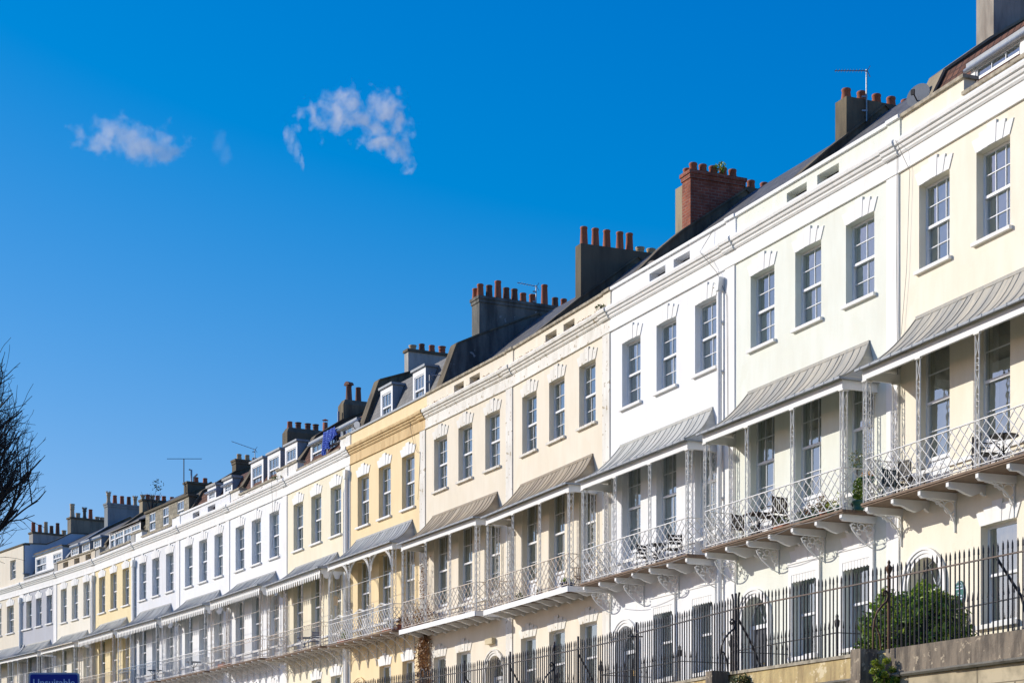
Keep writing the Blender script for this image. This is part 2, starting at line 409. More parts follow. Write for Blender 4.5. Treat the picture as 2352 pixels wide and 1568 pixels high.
def lattice(m, A, B, z0, z1, nx, r=.0095):
    """diamond lattice on the straight run A-B (xy points) between two heights"""
    A, B = Vector(A), Vector(B)
    def Pn(u, z): q = A + (B - A) * u; return (q.x, q.y, z)
    H = 3.2                                        # rows of diamonds
    for k in range(-int(H) - 1, nx + 1):
        for sgn in (1, -1):
            a, b = k / nx, (k + H) / nx            # rising line from a (bottom) to b (top)
            za, zb = z0, z1
            if a < 0: za = z0 + (z1 - z0) * (-a) / (b - a); a = 0
            if b > 1: zb = z0 + (z1 - z0) * (1 - k / nx) / ((k + H) / nx - k / nx); b = 1
            if b - a < .01: continue
            if sgn == 1: m.tube([Pn(a, za), Pn(b, zb)], r * 1.08, 6)
            else: m.tube([Pn(1 - a, za), Pn(1 - b, zb)], r * 1.08, 6)
def railing(style, xs, dep, f, mat, h=.9):
    """front panels between posts plus the two returns"""
    m = MB(); d = -dep
    segs = [((a, d), (b, d), max(3, round((b - a) / .285))) for a, b in zip(xs, xs[1:])]
    segs += [((xs[0], d), (xs[0], -.02), 3), ((xs[-1], d), (xs[-1], -.02), 3)]
    z0, z1 = f + .06, f + h
    for A, B, n in segs:
        m.bar((*A, z1), (*B, z1), .016); m.bar((*A, z0), (*B, z0), .013)
        AB = Vector(B) - Vector(A)
        for u in (.04, .96): q = Vector(A) + AB * u; m.bar((q.x, q.y, z0), (q.x, q.y, z1), .011)
        q = Vector(A) + AB * .5; m.bar((q.x, q.y, f), (q.x, q.y, z0), .01)
        if style == 'lat': lattice(m, A, B, z0, z1, n)
        elif style == 'bar':
            m.bar((*A, z1 - .15), (*B, z1 - .15), .010)
            k = int(AB.length / .095)
            for i in range(1, k):
                q = Vector(A) + AB * i / k; m.bar((q.x, q.y, z0), (q.x, q.y, z1 - .15), .0075)
            lattice2(m, A, B, z1 - .15, z1, k)
        elif style == 'orn':
            m.bar((*A, z1 - .14), (*B, z1 - .14), .012)
            k = int(AB.length / .07)
            for i in range(1, k): q = Vector(A) + AB * i / k; m.bar((q.x, q.y, z1 - .14), (q.x, q.y, z1), .008)
            lattice(m, A, B, z0, z1 - .14, n + 2, .010)
            if AB.length > 1.2:
                for u in (.12, .88):
                    q = Vector(A) + AB * u
                    for s in (-.07, 0, .07): m.bar((q.x + s * .3, q.y, z0), (q.x + s, q.y, z1 + .06), .012)
                    m.ring((q.x, q.y, z1 + .1), .085, .013, 'xz', 10)
                a, b, c = [Vector(A) + AB * u for u in (.24, .5, .76)]
                m.bar((a.x, a.y, z1), (b.x, b.y, z1 + .12), .013); m.bar((b.x, b.y, z1 + .12), (c.x, c.y, z1), .013)
                m.bar((a.x + .1, a.y, z1), (b.x, b.y, z1 + .08), .010); m.bar((b.x, b.y, z1 + .08), (c.x - .1, c.y, z1), .010)
    return m
def lattice2(m, A, B, z0, z1, n):
    A, B = Vector(A), Vector(B); pr = None
    for k in range(n + 1):
        q = A + (B - A) * k / n; p = (q.x, q.y, z1 if k % 2 else z0)
        if pr: m.bar(pr, p, .006)
        pr = p
BRK = {}
def bracket_mesh(kind, dep, mat):
    key = (kind, round(dep, 2), mat.name)
    if key in BRK: return BRK[key]
    m = MB(); d = dep
    if kind in ('console', 'consoleiron', 'consolelace'):
        top = 0; pts = [(-d, top), (-d, -.09), (-d + .06, -.13), (-d + .22, -.13), (-d * .55, -.20), (-d * .36, -.24), (-d * .2, -.19), (-d * .13, -.15), (-.05, -.20), (0, -.22), (0, top)]
        if kind != 'console': pts = [(-d, top), (-d, -.09), (-d + .06, -.14), (0, -.15), (0, top)]
        m.prism(pts, -.045, .045)
    if kind == 'consoleiron':
        m.tube([(0, -.80 * d + .8 * d * math.sin(a), -.15 - .62 * (1 - math.cos(a)) / 1) for a in [R(90 * k / 8) for k in range(9)]], .022, 4, smooth=False)
        m.bar((0, -.02, -.15), (0, -.02, -.78), .022)
        for c, r in ((-.15, .125), (-.335, .06), (-.43, .04)): m.ring((0, c, -.165 - r), r, .012, 'yz', 12)
        m.ring((0, -.075, -.50), .05, .012, 'yz', 10)
    if kind == 'consolelace':
        m.tube([(0, -.72 * d * math.cos(a), -.15 - .55 * math.sin(a) * (1 - .35 * math.cos(a))) for a in [R(8 + 82 * k / 9) for k in range(10)]], .018, 4, smooth=False)
        m.bar((0, -.02, -.15), (0, -.02, -.72), .018)
        rnd = random.Random(3)
        for k in range(11):
            a = rnd.uniform(.06, .55); zz = -.19 - rnd.uniform(0, .42) * (1 - a * 1.45); r = rnd.uniform(.03, .06)
            m.ring((0, -a, zz), r, .011, 'yz', 9, rnd.uniform(0, 90), rnd.uniform(250, 360))
        m.ring((0, -.14, -.28), .09, .013, 'yz', 12); m.ring((0, -.33, -.25), .07, .012, 'yz', 12)
    if kind == 'arc':
        m.box(-.02, .02, -d, 0, -.04, 0)
        m.tube([(0, -d * .98 + d * .95 * math.sin(a) ** 1.15, -.04 - .78 * (1 - math.cos(a))) for a in [R(90 * k / 9) for k in range(10)]], .018, 4, smooth=False)
        m.bar((0, -.02, 0), (0, -.02, -.86), .018)
        x = -.03
        for r in (.125, .085, .06, .042): x -= r; m.ring((0, x, -.05 - r), r - .008, .012, 'yz', 12); x -= r
        m.ring((0, -.07, -.36), .05, .012, 'yz', 10); m.bar((0, 0, -.3), (0, -.22, -.42), .01)
    if kind == 'corbel':
        m.prism([(-d + .05, 0), (-d + .05, -.05), (-d + .3, -.08), (-d * .45, -.14), (-d * .3, -.17), (-d * .15, -.12), (-.03, -.17), (0, -.17), (0, 0)], -.05, .05)
    BRK[key] = m.mesh('bracket', mat); return BRK[key]

# ------------------------------------------------------------------ chimneys
POTM = {}
def pot_mesh(h, kind, mat):
    key = (round(h, 1), kind, mat.name)
    if key in POTM: return POTM[key]
    h = max(.16, round(h, 1)); m = MB()
    if kind == 'taper': pr = [(.135, 0), (.13, .02), (.105, h - .07), (.118, h - .06), (.118, h - .015), (.105, h), (.085, h), (.085, h - .08)]
    elif kind == 'roll': pr = [(.13, 0), (.125, h * .55), (.135, h * .57), (.135, h * .62), (.125, h * .64), (.122, h - .06), (.15, h - .04), (.15, h), (.1, h), (.1, h - .08)]
    elif kind == 'band': pr = [(.15, 0), (.12, h * .45), (.12, h * .6), (.14, h * .62), (.14, h * .66), (.125, h * .7), (.14, h * .75), (.14, h * .8), (.125, h * .85), (.15, h * .92), (.15, h), (.1, h), (.1, h - .08)]
    elif kind == 'crown':
        pr = [(.17, 0), (.13, .06), (.10, h * .25), (.095, h * .6), (.125, h * .63), (.125, h * .68), (.115, h * .72), (.13, h * .85), (.13, h * .88), (.1, h * .88), (.1, h * .8)]
        for k in range(8):
            a = 2 * math.pi * k / 8; c, s_ = math.cos(a), math.sin(a)
            m.tube([(c * .12, s_ * .12, h * .86), (c * .145, s_ * .145, h)], .04, 4, .008)
    elif kind == 'hood': pr = [(.14, 0), (.11, h * .72), (.12, h * .73), (.12, h * .78), (.1, h * .78), (.1, h * .7)]
    elif kind == 'cowl': pr = [(.12, 0), (.11, h * .72), (.1, h * .72), (.1, h * .66)]
    m.lathe(pr, n=14)
    if kind == 'hood': m.prism([(.17 * math.cos(R(a)), h * .80 + .15 * max(0, math.sin(R(a)))) for a in range(0, 181, 20)] + [(-.13, h * .8), (.13, h * .8)], -.13, .13, 'y')
    if kind == 'cowl':
        m.lathe([(.15, h * .9), (.02, h), (.001, h)], n=10)
        for a in (0, 120, 240): m.bar((.1 * math.cos(R(a)), .1 * math.sin(R(a)), h * .7), (.1 * math.cos(R(a)), .1 * math.sin(R(a)), h * .93), .008)
    POTM[key] = m.mesh('chimney_pot', mat); return POTM[key]
def chimney(par, y0, y1, z0, z1, mat, pots, w=.5, t=None, cap=None, capmat=None, moss=False):
    t = -w / 2 if t is None else t
    m = MB(); a, b = t - w / 2, t + w / 2
    if cap == 'chamfer':
        for (q, zz) in (((y0, y1), z1 - .22),):
            m.box(a, b, y0, y1, z0, zz)
        pts = [(a, y0), (b, y0), (b, y1), (a, y1)]; k = .12
        top = [(a + k, y0 + k), (b - k, y0 + k), (b - k, y1 - k), (a + k, y1 - k)]
        for i in range(4):
            j = (i + 1) % 4; m.face([(*pts[i], z1 - .22), (*pts[j], z1 - .22), (*top[j], z1), (*top[i], z1)])
        m.face([(*p, z1) for p in top])
    else: m.box(a, b, y0, y1, z0, z1 - (.1 if cap in ('slab', 'corb') else 0))
    o = m.build('chimney', mat, par, dz=-ZB)
    if cap == 'slab': MB().box(a - .05, b + .05, y0 - .05, y1 + .05, z1 - .1, z1).build('chimney_cap', capmat or M_dark, o, dz=-ZB)
    if cap == 'corb': c = MB().box(a - .06, b + .06, y0 - .06, y1 + .06, z1 - .1, z1).box(a - .03, b + .03, y0 - .03, y1 + .03, z1 - .22, z1 - .1); c.build('chimney_cap', capmat or mat, o, dz=-ZB)
    for (y, h, kind, pm, *dx) in pots:
        link('chimney_pot', pot_mesh(h, kind, pm), o, (t + (dx[0] if dx else 0), y, z1 - ZB - .01), (0, 0, random.random()))
    if moss: foliage([(t, (y0 + y1) / 2, z1 + .02 - ZB)], (w / 2, (y1 - y0) / 2, .06), 260, .05, M_herb, 'moss', o)
    return o
def foliage(centres, rad, n, size, mat, name, parent=None, loc=(0, 0, 0), shell=.0, flat=False, seed=1):
    rnd = random.Random(seed); m = MB()
    for c in centres:
        c = Vector(c)
        for _ in range(n):
            while True:
                p = Vector((rnd.uniform(-1, 1), rnd.uniform(-1, 1), rnd.uniform(-1, 1)))
                if shell <= p.length <= 1: break
            wob = 1 + .13 * math.sin(p.x * 7 + c.x) * math.cos(p.z * 6 + 1)
            q = c + Vector((p.x * rad[0], p.y * rad[1], p.z * rad[2])) * wob
            d = Vector((rnd.gauss(0, 1), rnd.gauss(0, 1), rnd.gauss(0, 1))) + p * .8; d.normalize()
            a = d.orthogonal().normalized(); b = d.cross(a); s = size * rnd.uniform(.6, 1.3)
            an = rnd.uniform(0, 6.28); a, b = a * math.cos(an) + b * math.sin(an), b * math.cos(an) - a * math.sin(an)
            m.face([q - a * s, q + b * s * .42 + d * s * .12, q + a * s, q - b * s * .42 + d * s * .12])
    return m.build(name, mat, parent, loc)

# ------------------------------------------------------------------ the houses
def prof_canopy(eave, ct, dep, k=9):
    out = []
    for i in range(k + 1):
        a = i / k
        out.append((a, -dep * (1 - a), eave + (ct - eave) * (.38 * a + .62 * a ** 2.6)))
    return out
PLAIN = [(.30, 14.90), (4.25, 18.20), (8.0, 15.4)]
MANS = [(.45, 14.90), (1.15, 16.65), (4.2, 17.9), (8.0, 15.6)]
LOWM = [(.45, 14.90), (1.10, 16.15), (4.0, 17.75), (8.0, 15.4)]
HOUSES = {}
def house(h, c):
    a, u, inn, W = frame(h); k = W / 6.75 if h not in (1, 14) else 1
    hs = thing('terraced_house', c['label'], 'house', (a.x, a.y, ZB + EYE), math.atan2(u.y, u.x), 'stuccoed houses of the curved terrace')
    HOUSES[h] = hs
    wm, tm = c['wall'], c.get('trim', M_trim)
    f, eave, ct = c['f'], c['eave'], c['ct']
    def B(m, name, mat, par=hs): return m.build(name, mat, par, dz=-ZB)
    uw = [(.68, 1.76), (2.66, 3.74), (4.72, 5.80)]; uw = [(x * k, y * k) for x, y in uw]
    zt, zb = c.get('uz', (13.40, 11.65))
    gz = (6.08 + (.1 if h >= 6 else 0), 4.15)
    ops = [(x, y, zb, zt) for x, y in uw] + [(x, y, f + .1, 10.12 + (f - 6.95) * .3) for x, y in uw]
    door = c.get('door'); gw = [(x * k, y * k) for x, y in c['gw']]
    ops += [(x, y, gz[1], gz[0]) for x, y in gw]
    if door: ops.append(('arch', door * k, .6, 3.42, 5.15))
    m = MB(); wallgrid(m, 0, W, 3.0, 14.0, ops, 0, .28)
    # shell behind the front
    m.face([(0, 8, 0), (W, 8, 0), (W, 8, 15), (0, 8, 15)]); m.face([(0, 0, 0), (W, 0, 0), (W, 0, 3.0), (0, 0, 3.0)])
    if h == 1: m.face([(W, 0, 0), (W, 8, 0), (W, 8, 15.4), (W, 4, 18), (W, 0, 15)])
    B(m, 'wall', wm)
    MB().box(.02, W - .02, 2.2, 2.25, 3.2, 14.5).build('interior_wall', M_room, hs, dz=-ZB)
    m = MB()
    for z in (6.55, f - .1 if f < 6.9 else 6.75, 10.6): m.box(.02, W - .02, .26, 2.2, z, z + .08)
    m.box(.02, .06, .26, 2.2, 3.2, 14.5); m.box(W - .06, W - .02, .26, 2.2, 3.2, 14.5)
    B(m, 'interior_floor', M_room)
    # pilaster, frieze, cornice
    B(MB().box(W - .47, W - .03, -.032, .0, 3.3, 13.92), 'pilaster', c.get('pil', tm))
    fr = MB().box(0, W, -.026, .0, 13.93, 14.26); fr.box(0, W, -.05, 0, 13.90, 13.94)
    B(fr, 'frieze', c.get('frieze', tm))
    cm = c.get('cornice', tm)
    prof = [(.02, 14.26), (-.05, 14.26), (-.08, 14.30), (-.08, 14.34), (-.12, 14.36), (-.135, 14.40), (-.135, 14.43), (-.18, 14.44), (-.195, 14.50), (-.195, 14.53), (-.17, 14.56), (.02, 14.60)]
    m = MB().prism(prof, .0, W); m.prism([(y - .035, z + .004) for y, z in prof], W - .5, W - .002)
    B(m, 'cornice', cm)
    if h in (4, 5, 8):
        rl = random.Random(h); pts_ = [(rl.uniform(.2, W - .2), -.1, 14.61 - ZB) for _ in range(26)]
        foliage(pts_, (.16, .07, .012), 9, .022, M_dry, 'lichen_crust', hs, seed=h)
    # parapet
    pm = c.get('par', wm); ptype = c['parapet']; PT = 15.05
    m = MB(); cp = MB(); Y0, Y1 = .03, .30
    if ptype[0] == 'open':
        oo = [(x * k, y * k, zz0, zz1) for x, y, zz0, zz1 in ptype[1]]
        wallgrid(m, 0, W, 14.55, PT, oo, Y0, Y1 - Y0, True); cp.box(0, W, -.03, Y1 + .05, PT, PT + .075)
        cp.box(W - .47, W - .02, -.06, -.031, PT + .004, PT + .079); m.box(W - .47, W - .03, .0, .029, 14.55, PT)
    elif ptype[0] == 'low':
        s0, s1, zl = ptype[1:]
        for (x0, x1, zz) in ((0, s0, PT), (s0, s1, zl), (s1, W, PT)):
            if x1 - x0 < .05: continue
            m.box(x0 + .001, x1, Y0, Y1, 14.55, zz); cp.box(x0 + .002, x1 + (.05 if zz == PT else -.06) * (x1 < W), -.03, Y1 + .05, zz, zz + .07)
        if s1 < W: m.box(W - .47, W - .03, .0, .029, 14.55, PT)
    elif ptype[0] == 'attic':
        wallgrid(m, 0, W, 14.55, 16.72, [(W - 2.1, W - 1.2, 14.95, 16.05)], Y0, .25); cp.box(0, W + .03, -.03, .4, 16.72, 16.80)
        add_window(hs, W - 2.1, 14.95, .9, 1.1, 3, 2, cur='sides')
    else:
        m.box(0, W, Y0, Y1, 14.55, PT); cp.box(0, W, -.02, Y1 + .05, PT, PT + .07)
    pp = B(m, 'parapet', pm); B(cp, 'coping', c.get('cop', M_coping), pp)
    # roof
    rp = c['roof']; m = MB()
    for (p, q) in zip(rp, rp[1:]):
        m.face([(0, p[0], p[1]), (W, p[0], p[1]), (W, q[0], q[1]), (0, q[0], q[1])])
    m.face([(0, .29, 14.82), (W, .29, 14.82), (W, rp[0][0], rp[0][1]), (0, rp[0][0], rp[0][1])])
    B(m, 'roof', c.get('roofmat', M_slate))
    # party wall upstand at the far end
    pw = c.get('party')
    if pw:
        ys = [p for p in pw]; poly = ys + [(6.5, 15.2), (pw[0][0], 14.6)] if pw[-1][0] < 6.4 else ys + [(pw[0][0], 14.6)]
        thk = c.get('pwt', .17)
        m = MB().prism(poly, -2 * thk, .01); o = B(m, 'party_wall', c.get('pwmat', M_brown))
        m = MB()
        for p, q in zip(pw, pw[1:]):
            d = Vector((q[0] - p[0], q[1] - p[1])).normalized(); n_ = Vector((-d.y, d.x)) * .05
            m.prism([(p[0], p[1]), (q[0], q[1]), (q[0] + n_.x, q[1] + n_.y), (p[0] + n_.x, p[1] + n_.y)], -2 * thk - .04, .05)
        B(m, 'coping', c.get('pwcop', M_brown), o)
    for ch in c.get('chim', []): chimney(hs, **ch)
    # dormers
    for d in c.get('dorm', []):
        x0, x1, y, z0, z1, kind = d; x0 *= k; x1 *= k
        yb = y + (1.35 if z1 > 16.2 else 1.1)
        body = MB()
        win = []
        if kind == 'lead': win = [(x0 + .12 * (x1 - x0), x1 - .12 * (x1 - x0), z0 + .05, z1 - .28)]
        elif kind == 'small': win = [(x0 + .16, x1 - .16, z0 + .05, z1 - .33)]
        elif kind == 'twin': win = [(x0 + .08, x1 - .08, z0 + .05, z1 - .15)]
        elif kind == 'hung': L = x1 - x0; win = [(x0 + L * p, x0 + L * q, z0 + .03, z1 - .14) for p, q in ((.09, .235), (.41, .545), (.74, .89))]
        elif kind == 'glaz': L = x1 - x0; win = [(x0 + L * p, x0 + L * q, z0 + .03, z1 - .14) for p, q in ((.03, .17), (.19, .45), (.48, .70), (.72, .97))]
        elif kind == 'white': win = [(x0 + .2, x0 + 1.7, z0 + .06, z1 - .3), (x0 + 2.75, x1 - .12, z0 + .25, z1 - .35)]
        elif kind == 'wide': L = x1 - x0; win = [(x0 + L * p, x0 + L * q, z0 + .03, z1 - .12) for p, q in ((.03, .32), (.35, .64), (.67, .97))]
        wallgrid(body, x0, x1, z0 - .2, z1 - .08, win, y, .06)
        sm = {'lead': M_lead, 'small': M_lead, 'twin': M_white, 'hung': M_hung, 'glaz': M_white, 'white': M_white, 'wide': M_white}[kind]
        fm = {'lead': M_palegrey if False else M_frame, 'small': M_frame}.get(kind, sm)
        dm = B(body, 'dormer', fm)
        sd = MB()
        for x in (x0, x1): sd.face([(x, y, z0 - .2), (x, y, z1 - .08), (x, yb + .4, z1 - .08), (x, yb + .4, z0 - .2)])
        B(sd, 'dormer_cheek', M_lead if kind in ('lead', 'small', 'wide', 'twin') else (M_sideshade if kind == 'white' else M_dark), dm)
        rf = MB().box(x0 - .06, x1 + .06, y - .07, yb + .5, z1 - .08, z1 + (.03 if kind != 'lead' else .0))
        if kind == 'glaz': rf = MB().prism([(y - .12, z1 - .06), (y - .12, z1), (yb + .9, z1 + .75), (yb + .9, z1 + .6)], x0 - .06, x1 + .06)
        B(rf, 'dormer_roof', {'hung': M_dark, 'glaz': M_slate, 'white': M_brown, 'small': M_palegrey}.get(kind, M_lead), dm)
        if kind in ('small', 'wide', 'white', 'twin'):
            zg = z1 - (.3 if kind == 'small' else .1)
            MB().tube([(x0 - .1, y - .07, zg), (x1 + .12, y - .07, zg)], .045, 8, caps=True).build('gutter', M_white, dm, dz=-ZB)
        for (p, q, r_, s_) in win:
            wd = q - p
            fme, gg = window_meshes(wd, s_ - r_, 3 if kind in ('lead', 'small', 'twin') else max(1, round(wd / .45)), 2 if kind in ('small', 'twin') else 1, 0, .045, .5 if kind != 'glaz' else .62)
            o = link('window', fme, dm, (p, y + .02, r_ - ZB))
            o2 = link('pane', gg, dm, (p, y + .02, r_ - ZB))
            o3 = link('curtain', curtain_mesh(wd, s_ - r_, 'sides' if kind in ('lead', 'white', 'hung') else 'full', M_curt), dm, (p, y + .12, r_ - ZB))
    # windows, sills, lintels
    cur = (c.get('cur', []) + [None] * 9)[:9]
    cw = uw[0][1] - uw[0][0]
    sill = MB().box(-.08, cw + .08, -.085, .16, -.07, 0).mesh('sill', tm)
    for i, (x, y) in enumerate(uw):
        add_window(hs, x, zb, y - x, zt - zb, 2 if h in (2, 3) else 3, 2, cur=cur[i])
        link('sill', sill, hs, (x, 0, zb - ZB)); link('lintel', lintel_mesh(cw, tm), hs, (x, 0, zt - ZB + .002))
        z0 = f + .1; z1 = 10.12 + (f - 6.95) * .3
        add_window(hs, x, z0, y - x, z1 - z0, 3 if h in (2, 6) else (1 if h == 1 else 2), 2, 7.72 + (f - 6.95) * .5 - z0, cur=cur[3 + i], split=.5)
    B(MB().box(.02, W - .48, -.045, .0, f + .50, f + .58), 'string_course', tm) if not c.get('nostring') else None
    for i, (x, y) in enumerate(gw):
        o = add_window(hs, x, gz[1], y - x, gz[0] - gz[1], 1, 1, cur=cur[6 + i], curmat=M_shut if cur[6 + i] == 'shut' else None)
        zz = gz[0]
        if c.get('blindbox'):
            m = MB(); x0, x1 = x - .1, y + .1
            m.box(x0, x1, -.06, 0, zz - .05, zz + .2); m.box(x0 - .03, x1 + .03, -.08, 0, zz + .2, zz + .24)
            m.box(x0, x + .02, -.06, .0, gz[1], zz - .05); m.box(y - .02, x1, -.06, .0, gz[1], zz - .05)
            n = 9
            for q in range(n):
                p0, p1 = x + (y - x) * q / n, x + (y - x) * (q + 1) / n
                m.prism([(p0 + .006, zz - .04), (p1 - .006, zz - .04), (p1 - .006, zz - .2), ((p0 + p1) / 2, zz - .235), (p0 + .006, zz - .2)], -.05, -.035, 'y')
            B(m, 'blind_box', M_white); zz += .24
        link('lintel', lintel_mesh(y - x, tm), hs, (x, 0, zz - ZB + .002)); link('sill', MB().box(-.09, y - x + .09, -.1, .16, -.085, 0).mesh('sill', tm), hs, (x, 0, gz[1] - ZB))
    if door:
        cx = door * k; m = MB()
        for (ra, rb, yy) in ((.60, .68, -.02), (.68, .75, -.045), (.75, .80, -.07)):
            n = 24
            for i in range(n):
                p, q = math.pi * i / n, math.pi * (i + 1) / n
                m.prism([(cx + ra * math.cos(p), 5.15 + ra * math.sin(p)), (cx + rb * math.cos(p), 5.15 + rb * math.sin(p)), (cx + rb * math.cos(q), 5.15 + rb * math.sin(q)), (cx + ra * math.cos(q), 5.15 + ra * math.sin(q))], yy, .0, 'y')
            for s in (-1, 1): m.box(*sorted((cx + s * ra, cx + s * rb)), yy, 0, 3.42, 5.15)
        B(m, 'door_surround', c.get('dsur', tm))
        m = MB().box(cx - .6, cx + .6, .24, .36, 5.02, 5.12); m.box(cx - .6, cx - .48, .24, .36, 3.4, 5.02); m.box(cx + .48, cx + .6, .24, .36, 3.4, 5.02)
        for a_ in (60, 90, 120): m.bar((cx, .3, 5.15), (cx + .58 * math.cos(R(a_)), .3, 5.15 + .58 * math.sin(R(a_))), .012)
        m.ring((cx, .3, 5.15), .585, .02, 'xz', 16, 0, 180)
        o = B(m, 'door_frame', M_frame)
        g = MB(); g.face([(cx + .59 * math.cos(R(a_)), .32, 5.12 + .59 * math.sin(R(a_))) for a_ in range(0, 181, 15)]); B(g, 'fanlight', M_glass, o)
        m = MB().box(cx - .48, cx + .48, .29, .34, 3.42, 5.02)
        for s in (-1, 1):
            for (z0, z1) in ((3.6, 4.1), (4.2, 4.9)): m.box(cx + s * .22 - .15, cx + s * .22 + .15, .272, .291, z0, z1)
        dr = B(m, 'door', c['doormat'])
        MB().lathe([(.03, 0), (.035, .02), (.02, .05)], (0, 0, 0), 8).build('door_knob', M_gold, dr, (cx + .02, .25, 4.15 - ZB))
    # canopy
    if c.get('balc', True):
        zm = c['zinc']; dep = 1.0; x0, x1 = -.13, 6.0 * k; w0, w1 = .62 * k, 5.62 * k
        if h >= 7: w0 = .95 * k; w1 = 5.45 * k
        pr = prof_canopy(eave, ct, dep); m = MB(); K = 24
        lerp = lambda p, q, s_: p + (q - p) * s_
        g_ = lambda a_: .55 * a_ + .45 * a_ ** 2.2
        for (p, q) in zip(pr, pr[1:]):
            A0, A1, B0, B1 = lerp(x0, w0, g_(p[0])), lerp(x1, w1, g_(p[0])), lerp(x0, w0, g_(q[0])), lerp(x1, w1, g_(q[0]))
            m.face([(A0, 0, p[2]), (A0, p[1], p[2]), (B0, q[1], q[2]), (B0, 0, q[2])], True)
            m.face([(A1, p[1], p[2]), (A1, 0, p[2]), (B1, 0, q[2]), (B1, q[1], q[2])], True)
        nse = 17 if h < 6 else 20; rc = random.Random(h * 5)
        cuts = [0] + [(i + rc.uniform(-.22, .22)) / nse for i in range(1, nse)] + [1]
        for sa, sb in zip(cuts, cuts[1:]):
            o1, o2 = rc.uniform(-.012, .012), rc.uniform(-.012, .012); base = len(m.v)
            for ip, p in enumerate(pr):
                X0, X1 = lerp(x0, w0, g_(p[0])), lerp(x1, w1, g_(p[0])); dz_ = .008 * math.sin(ip * 1.3 + sa * 40)
                m.v += [(lerp(X0, X1, sa), p[1], p[2]), (lerp(X0, X1, (sa + sb) / 2), p[1], p[2] - .010 + dz_ + o1), (lerp(X0, X1, sb), p[1], p[2])]
            for ip in range(len(pr) - 1):
                for jj in (0, 1): b0_ = base + ip * 3 + jj; m.f.append((b0_, b0_ + 1, b0_ + 4, b0_ + 3)); m.sm.append(True)
        for s_ in cuts:
            m.tube([(lerp(lerp(x0, w0, g_(p[0])), lerp(x1, w1, g_(p[0])), s_), p[1], p[2] + .006) for p in pr], .011 if h < 6 else .013, 4, smooth=False)
        m.tube([(lerp(x1, w1, g_(p[0])), p[1], p[2] + .01) for p in pr], .018, 5); m.tube([(lerp(x0, w0, g_(p[0])), p[1], p[2] + .01) for p in pr], .018, 5)
        m.box(w0 - .02, w1 + .02, -.035, .0, ct - .05, ct + .02)
        cn = B(m, 'canopy', zm)
        m = MB().box(x0 - .01, x1 + .01, -dep - .035, -dep + .02, eave - .035, eave + .012)
        n_ = 16
        for i in range(n_): xx = lerp(x0, x1, (i + .5) / n_); m.box(xx - .012, xx + .012, -dep - .045, -dep + .03, eave - .03, eave + .022)
        m.box(x1 - .035, x1 + .01, -dep, 0, eave - .035, eave + .008)
        B(m, 'canopy_edge', M_lead if h < 11 else c.get('edge', M_lead), cn)
        # beam / valance
        p0, p1 = .0, 5.86 * k; pd = .86
        m = MB()
        if c['val'] == 'beam':
            m.box(p0 - .06, p1 + .06, -pd - .03, -pd + .03, eave - .22, eave - .03)
            m.box(p0 - .06, p0 - .01, -pd + .03, 0, eave - .22, eave - .03); m.box(p1 + .01, p1 + .06, -pd + .03, 0, eave - .22, eave - .03)
        else:
            def strip(Pf, L, n):
                for q in range(n):
                    s0_, s1_ = q * L / n, (q + 1) * L / n; md = (s0_ + s1_) / 2
                    m.face([Pf(s0_, eave - .02), Pf(s1_, eave - .02), Pf(s1_, eave - .20), Pf(md + L / n * .30, eave - .24), Pf(md + L / n * .22, eave - .36), Pf(md, eave - .41), Pf(md - L / n * .22, eave - .36), Pf(md - L / n * .30, eave - .24), Pf(s0_, eave - .20)])
            strip(lambda s_, z: (p0 - .06 + s_, -pd - .03, z), p1 - p0 + .12, 25)
            strip(lambda s_, z: (p1 + .05, -pd + s_, z), pd, 2); strip(lambda s_, z: (p0 - .05, -pd + s_, z), pd, 2)
            m.box(p0 - .06, p1 + .06, -pd - .045, -pd - .031, eave - .05, eave - .02)
            for q in range(26): xx = p0 + (p1 - p0) * (q + .5) / 26; m.bar((xx - .08, -pd - .036, eave - .17), (xx + .05, -pd - .036, eave - .08), .012)
        B(m, 'valance' if c['val'] != 'beam' else 'beam', c.get('ironval', M_white), cn)
        # balcony
        im = c.get('iron', M_iron); bd = .92
        m = MB()
        npl = 11
        for q in range(npl): m.box(p0 - .08, p1 + .10, -bd + bd * q / npl + .004, -bd + bd * (q + 1) / npl - .004, f - .045, f)
        if c.get('fascia'): m.box(p0 - .09, p1 + .11, -bd - .01, -bd + .03, f - .15, f - .01); m.box(p1 + .07, p1 + .12, -bd + .03, 0, f - .15, f - .01)
        else: m.box(p0 - .08, p1 + .1, -bd + .03, -.02, f - .075, f - .046)
        bl = B(m, 'balcony', M_wood)
        if c.get('fascia'): B(MB().box(p0 - .1, p1 + .125, -bd - .035, -bd - .012, f - .17, f - .015).box(p1 + .121, p1 + .14, -bd - .01, -.0, f - .17, f - .015), 'balcony_fascia', M_white, bl)
        xs = [p0 + (p1 - p0) * q / 3 for q in range(4)]
        ph = eave - (.22 if c['val'] == 'beam' else .05) - f
        for x in xs: link('post', post_mesh(ph, c['post'], im), bl, (x, -pd, f - ZB))
        for x in (xs[0], xs[-1]): link('post', post_mesh(ph, c['post'], im, 'yz'), bl, (x, -.13, f - ZB)); link('post', post_mesh(ph, c['post'], im, 'yz'), bl, (x, -pd + .075, f - ZB))
        B(railing(c['rail'], xs, pd, f, c.get('railmat', im)), 'railing', c.get('railmat', im), bl)
        bk = c['brk']; n_ = bk[0]
        for q in range(n_):
            x = p0 + .05 + (p1 - p0 - .1) * q / (n_ - 1)
            kind = bk[1][q % len(bk[1])]
            link('bracket', bracket_mesh(kind, .86 if kind != 'arc' else .92, c.get('brkmat', M_iron)), bl, (x, 0, f - .078 - ZB))
